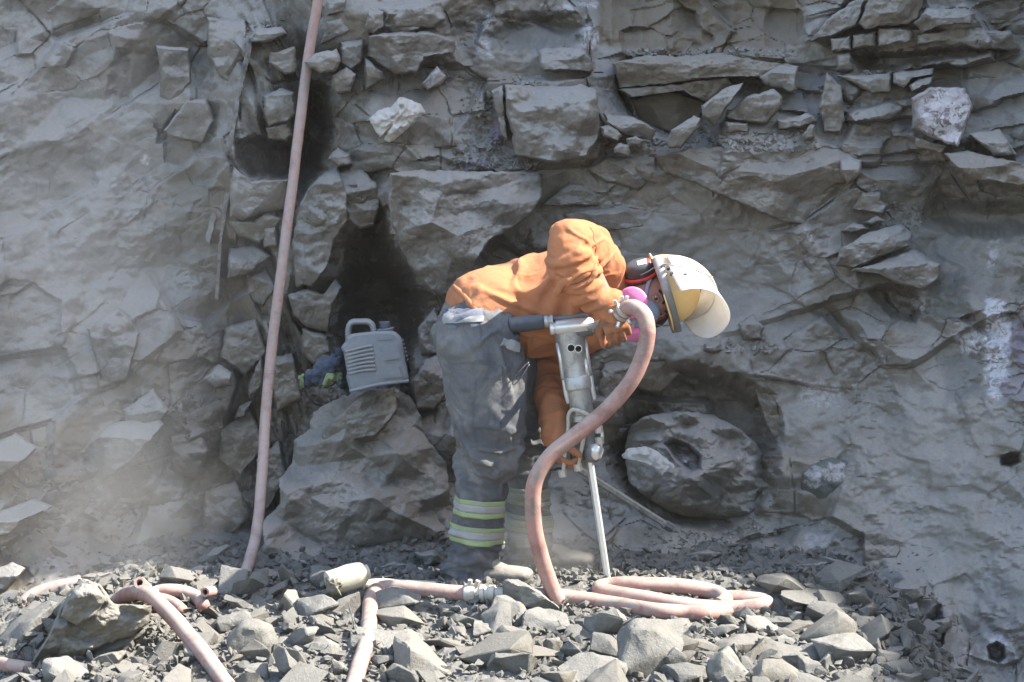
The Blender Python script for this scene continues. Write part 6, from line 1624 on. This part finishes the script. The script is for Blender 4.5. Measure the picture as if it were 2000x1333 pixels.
# front face as a disc of rings so that it shades softly
prev = rings[0]
for sc_ in (.7, .45, .2):
    q = cc + (outp - cc) * .9 * sc_; w = P(q[:, 0], q[:, 1], np.full(len(q), YC - .004 * (1 - sc_))); cur = [bm.verts.new(x) for x in w]
    for i in range(len(cur)): bm.faces.new((prev[i], cur[i], cur[(i + 1) % len(cur)], prev[(i + 1) % len(cur)]))
    prev = cur
bm.faces.new(prev); bm.faces.new(rings[-1][::-1])
bmesh.ops.recalc_face_normals(bm, faces=bm.faces)
body = child('body', bm_mesh('body', bm, True, 40), M['can'], CAN)
bb = bvh_of(body.data)
def ctube(name, pts, r, mat=None, dY=.06, ell=None, root=None, n=6):
    c = catmull([np.array([*zu(x, y), YC + d], float) for x, y, d in pts], n); w = P(c[:, 0], c[:, 1], c[:, 2]); bm = bmesh.new()
    sweep(bm, w, r if ell is None else None, 12, (0, 1, 0), True, None if ell is None else [ell] * len(w)); return child(name, bm_mesh(name, bm), mat or M['can'], root or CAN)
ctube('handle', [(858,560,.08),(850,430,.08),(862,345,.08),(905,300,.08),(990,296,.08),(1080,296,.08),(1128,330,.08),(1150,395,.08),(1160,450,.08)], .0125, ell=(.012, .03))
ctube('neck', [(1290,430,.08),(1284,375,.08)], .030); ctube('collar_ring', [(1287,388,.08),(1285,372,.08)], .034); ctube('cap', [(1284,372,.08),(1280,292,.08)], .0205, M['cap'])
for i in range(7):
    y0 = 600 + i * 44
    x0 = 815 + i * 6; ctube('rib', [(x0, y0 + 55, .004), (x0 + 150, y0 + 14, -.006), (1110 + i * 7, y0 - 18 + i * 3, -.006), (1135 + i * 5, y0 - 5 + i * 3, -.001)], .0052)
patch('front_panel', bb, [zu(1245, 585), zu(1440, 565), zu(1470, 730), zu(1275, 755)], 10, 8, .0, .006, M['can'], CAN)
patch('panel_step', bb, [zu(1290, 850), zu(1450, 830), zu(1490, 950), zu(1250, 960)], 10, 6, .0, .008, M['can'], CAN)
patch('label_panel', bb, [zu(1200, 470), zu(1360, 430), zu(1370, 500), zu(1205, 515)], 8, 4, .0, .004, M['can'], CAN)
for i in range(6): ctube('side_stud', [(1488 + i * 11, 520 + i * 46, .02), (1502 + i * 11, 524 + i * 46, .02)], .007, M['cap'])
ctube('base_rim', [(868,1118,.0),(1000,1085,-.004),(1200,1040,-.004),(1400,1012,-.002),(1565,996,.01)], .0065)

M['jacket'] = cloth_material('navy_jacket', (0.045, 0.060, 0.088), (0.10, 0.11, 0.125), .5, 700, .1, .2, 12)
jo = [(700,618),(790,650),(815,800),(832,930),(862,1110),(832,1132),(800,1010),(770,965),(640,1035),(530,1072),(480,1062),(400,1052),(340,1102),(280,1132),(260,1040),(268,950),(330,908),(430,862),(500,780),(600,712),(690,680)]
JM = sheet('jacket', [zu(*q) for q in jo], lambda u, v: .66 + .0009 * (u - 600) + .03 * np.sin(u / 14.0) * 0, M['jacket'], thick=.06, fold=.075, freq=26, seed=61, step=2.6, bulge=.09)
folds(JM, lambda co, no: .012 * (crease(stretched(co, (.85, 0, .5), .3, 11, 71, 2), 3) - .3) + .007 * crease(stretched(co, (.2, 0, 1), .35, 17, 74, 2), 3))
JK = link('jacket', JM, M['jacket']); tag(JK, 'crumpled navy work jacket with lime reflective stripes, tucked behind the jerrycan', 'jacket')
jv = bvh_of(JM)
patch('lime_stripe', jv, [zu(590, 905), zu(765, 900), zu(770, 975), zu(530, 1070)], 12, 8, .003, .003, M['hivis'], JK, .001)
patch('lime_stripe', jv, [zu(268, 950), zu(325, 925), zu(325, 1060), zu(275, 1130)], 6, 10, .003, .003, M['hivis'], JK, .001)

# ------------------------------------------------------------------ dusty bottle on the crest
M['bottle'] = simple_material('cream_dusty_plastic', (0.42, 0.38, 0.29), .7, 0, .12, 25, .3, .002, dust=(0.42, 0.39, 0.32), dust_amt=.5, dirt=(0.30, 0.26, 0.18), dirt_amt=.6, dirt_scale=22)
M['torn'] = simple_material('torn_dark_cloth', (0.16, 0.145, 0.11), .95, 0, .3, 60, .6, .004)
BT = empty('bottle', P(680, 1152, -.24), 'cream dusty plastic bottle lying on the crest with a torn dark end', 'bottle')
a = P(643, 1140, -.27); b = P(716, 1118, -.22); e = (b - a); L = np.linalg.norm(e); e /= L
prof = [(-.06, .016), (-.035, .034), (0, .040), (.25, .042), (.55, .044), (.80, .043), (.92, .036), (.97, .028)]
bm = bmesh.new(); sweep(bm, catmull([a + e * L * t for t, _ in prof], 4), catmull([[r, 0, 0] for _, r in prof], 4)[:, 0], 26)
o = bm_mesh('body', bm, True, 60); folds(o, lambda co, no: .003 * fbm3(co * 26, 5, 3)); child('body', o, M['bottle'], BT)
bm = bmesh.new(); sweep(bm, np.array([a + e * L * t for t in (.95, .97, 1.04, 1.045)]), [.020, .026, .026, .018], 20); child('cap', bm_mesh('cap', bm, True, 40), M['bottle'], BT)
me = sheet('torn_end', [(634,1130),(650,1122),(668,1128),(674,1142),(664,1152),(668,1164),(650,1168),(638,1158)], lambda u, v: -.32 + 0 * u, M['torn'], thick=.006, fold=.015, freq=8, seed=31, step=2.5, bulge=.05)
child('torn_end', me, M['torn'], BT)
# ------------------------------------------------------------------ air: thin haze over the pit and drilling dust
def volume_material(name, dens, noise=None, col=(.80, .77, .72), aniso=.2):
    m = bpy.data.materials.new(name); m.use_nodes = True; nt = m.node_tree; nt.nodes.clear(); k = N(nt)
    out = k.node('ShaderNodeOutputMaterial'); v = k.node('ShaderNodeVolumePrincipled'); k.ln(v.outputs[0], out.inputs['Volume'])
    v.inputs['Color'].default_value = (*col, 1); v.inputs['Anisotropy'].default_value = aniso; v.inputs['Density'].default_value = dens
    if noise:
        tc = k.node('ShaderNodeTexCoord'); geo = k.node('ShaderNodeNewGeometry')
        ln = k.node('ShaderNodeVectorMath'); ln.operation = 'LENGTH'; k.ln(tc.outputs['Object'], ln.inputs[0])
        fall = k.ramp(ln.outputs['Value'], [(.15, 1), (.95, 0)])
        n = k.ramp(k.noise(geo.outputs['Position'], noise, 4, .55, .6), [(.38, 0.12), (.68, 1)])
        k.ln(k.math('MULTIPLY', k.math('MULTIPLY', fall, n), dens), v.inputs['Density'])
    return m
bm = bmesh.new(); bmesh.ops.create_cube(bm, size=1.0)
hz = link('haze', bm_mesh('haze', bm, False), volume_material('pit_haze', .0009)); hz.scale = (60, 60, 11.8); hz.location = (0, 0, 4.1)
tag(hz, 'thin grey haze hanging in the pit', None, None, 'stuff')
def dust(u, v, Y, size, dens, ns, label):
    bm = bmesh.new(); bmesh.ops.create_icosphere(bm, subdivisions=3, radius=1.0)
    o = link('dust', bm_mesh('dust', bm), volume_material('drilling_dust', dens, ns)); o.location = P(u, v, Y); o.scale = size
    tag(o, label, None, None, 'stuff'); return o
dust(190, 985, .32, (.66, .60, .60), .9, 2.0, 'drifting pale drilling dust before the left recess')
dust(160, 480, .5, (.90, .45, 1.0), 1.0, 1.4, 'faint dust veil before the left bay')
dust(1080, 1075, .28, (.30, .26, .22), 2.6, 5.0, 'pale drilling dust around the far boot')
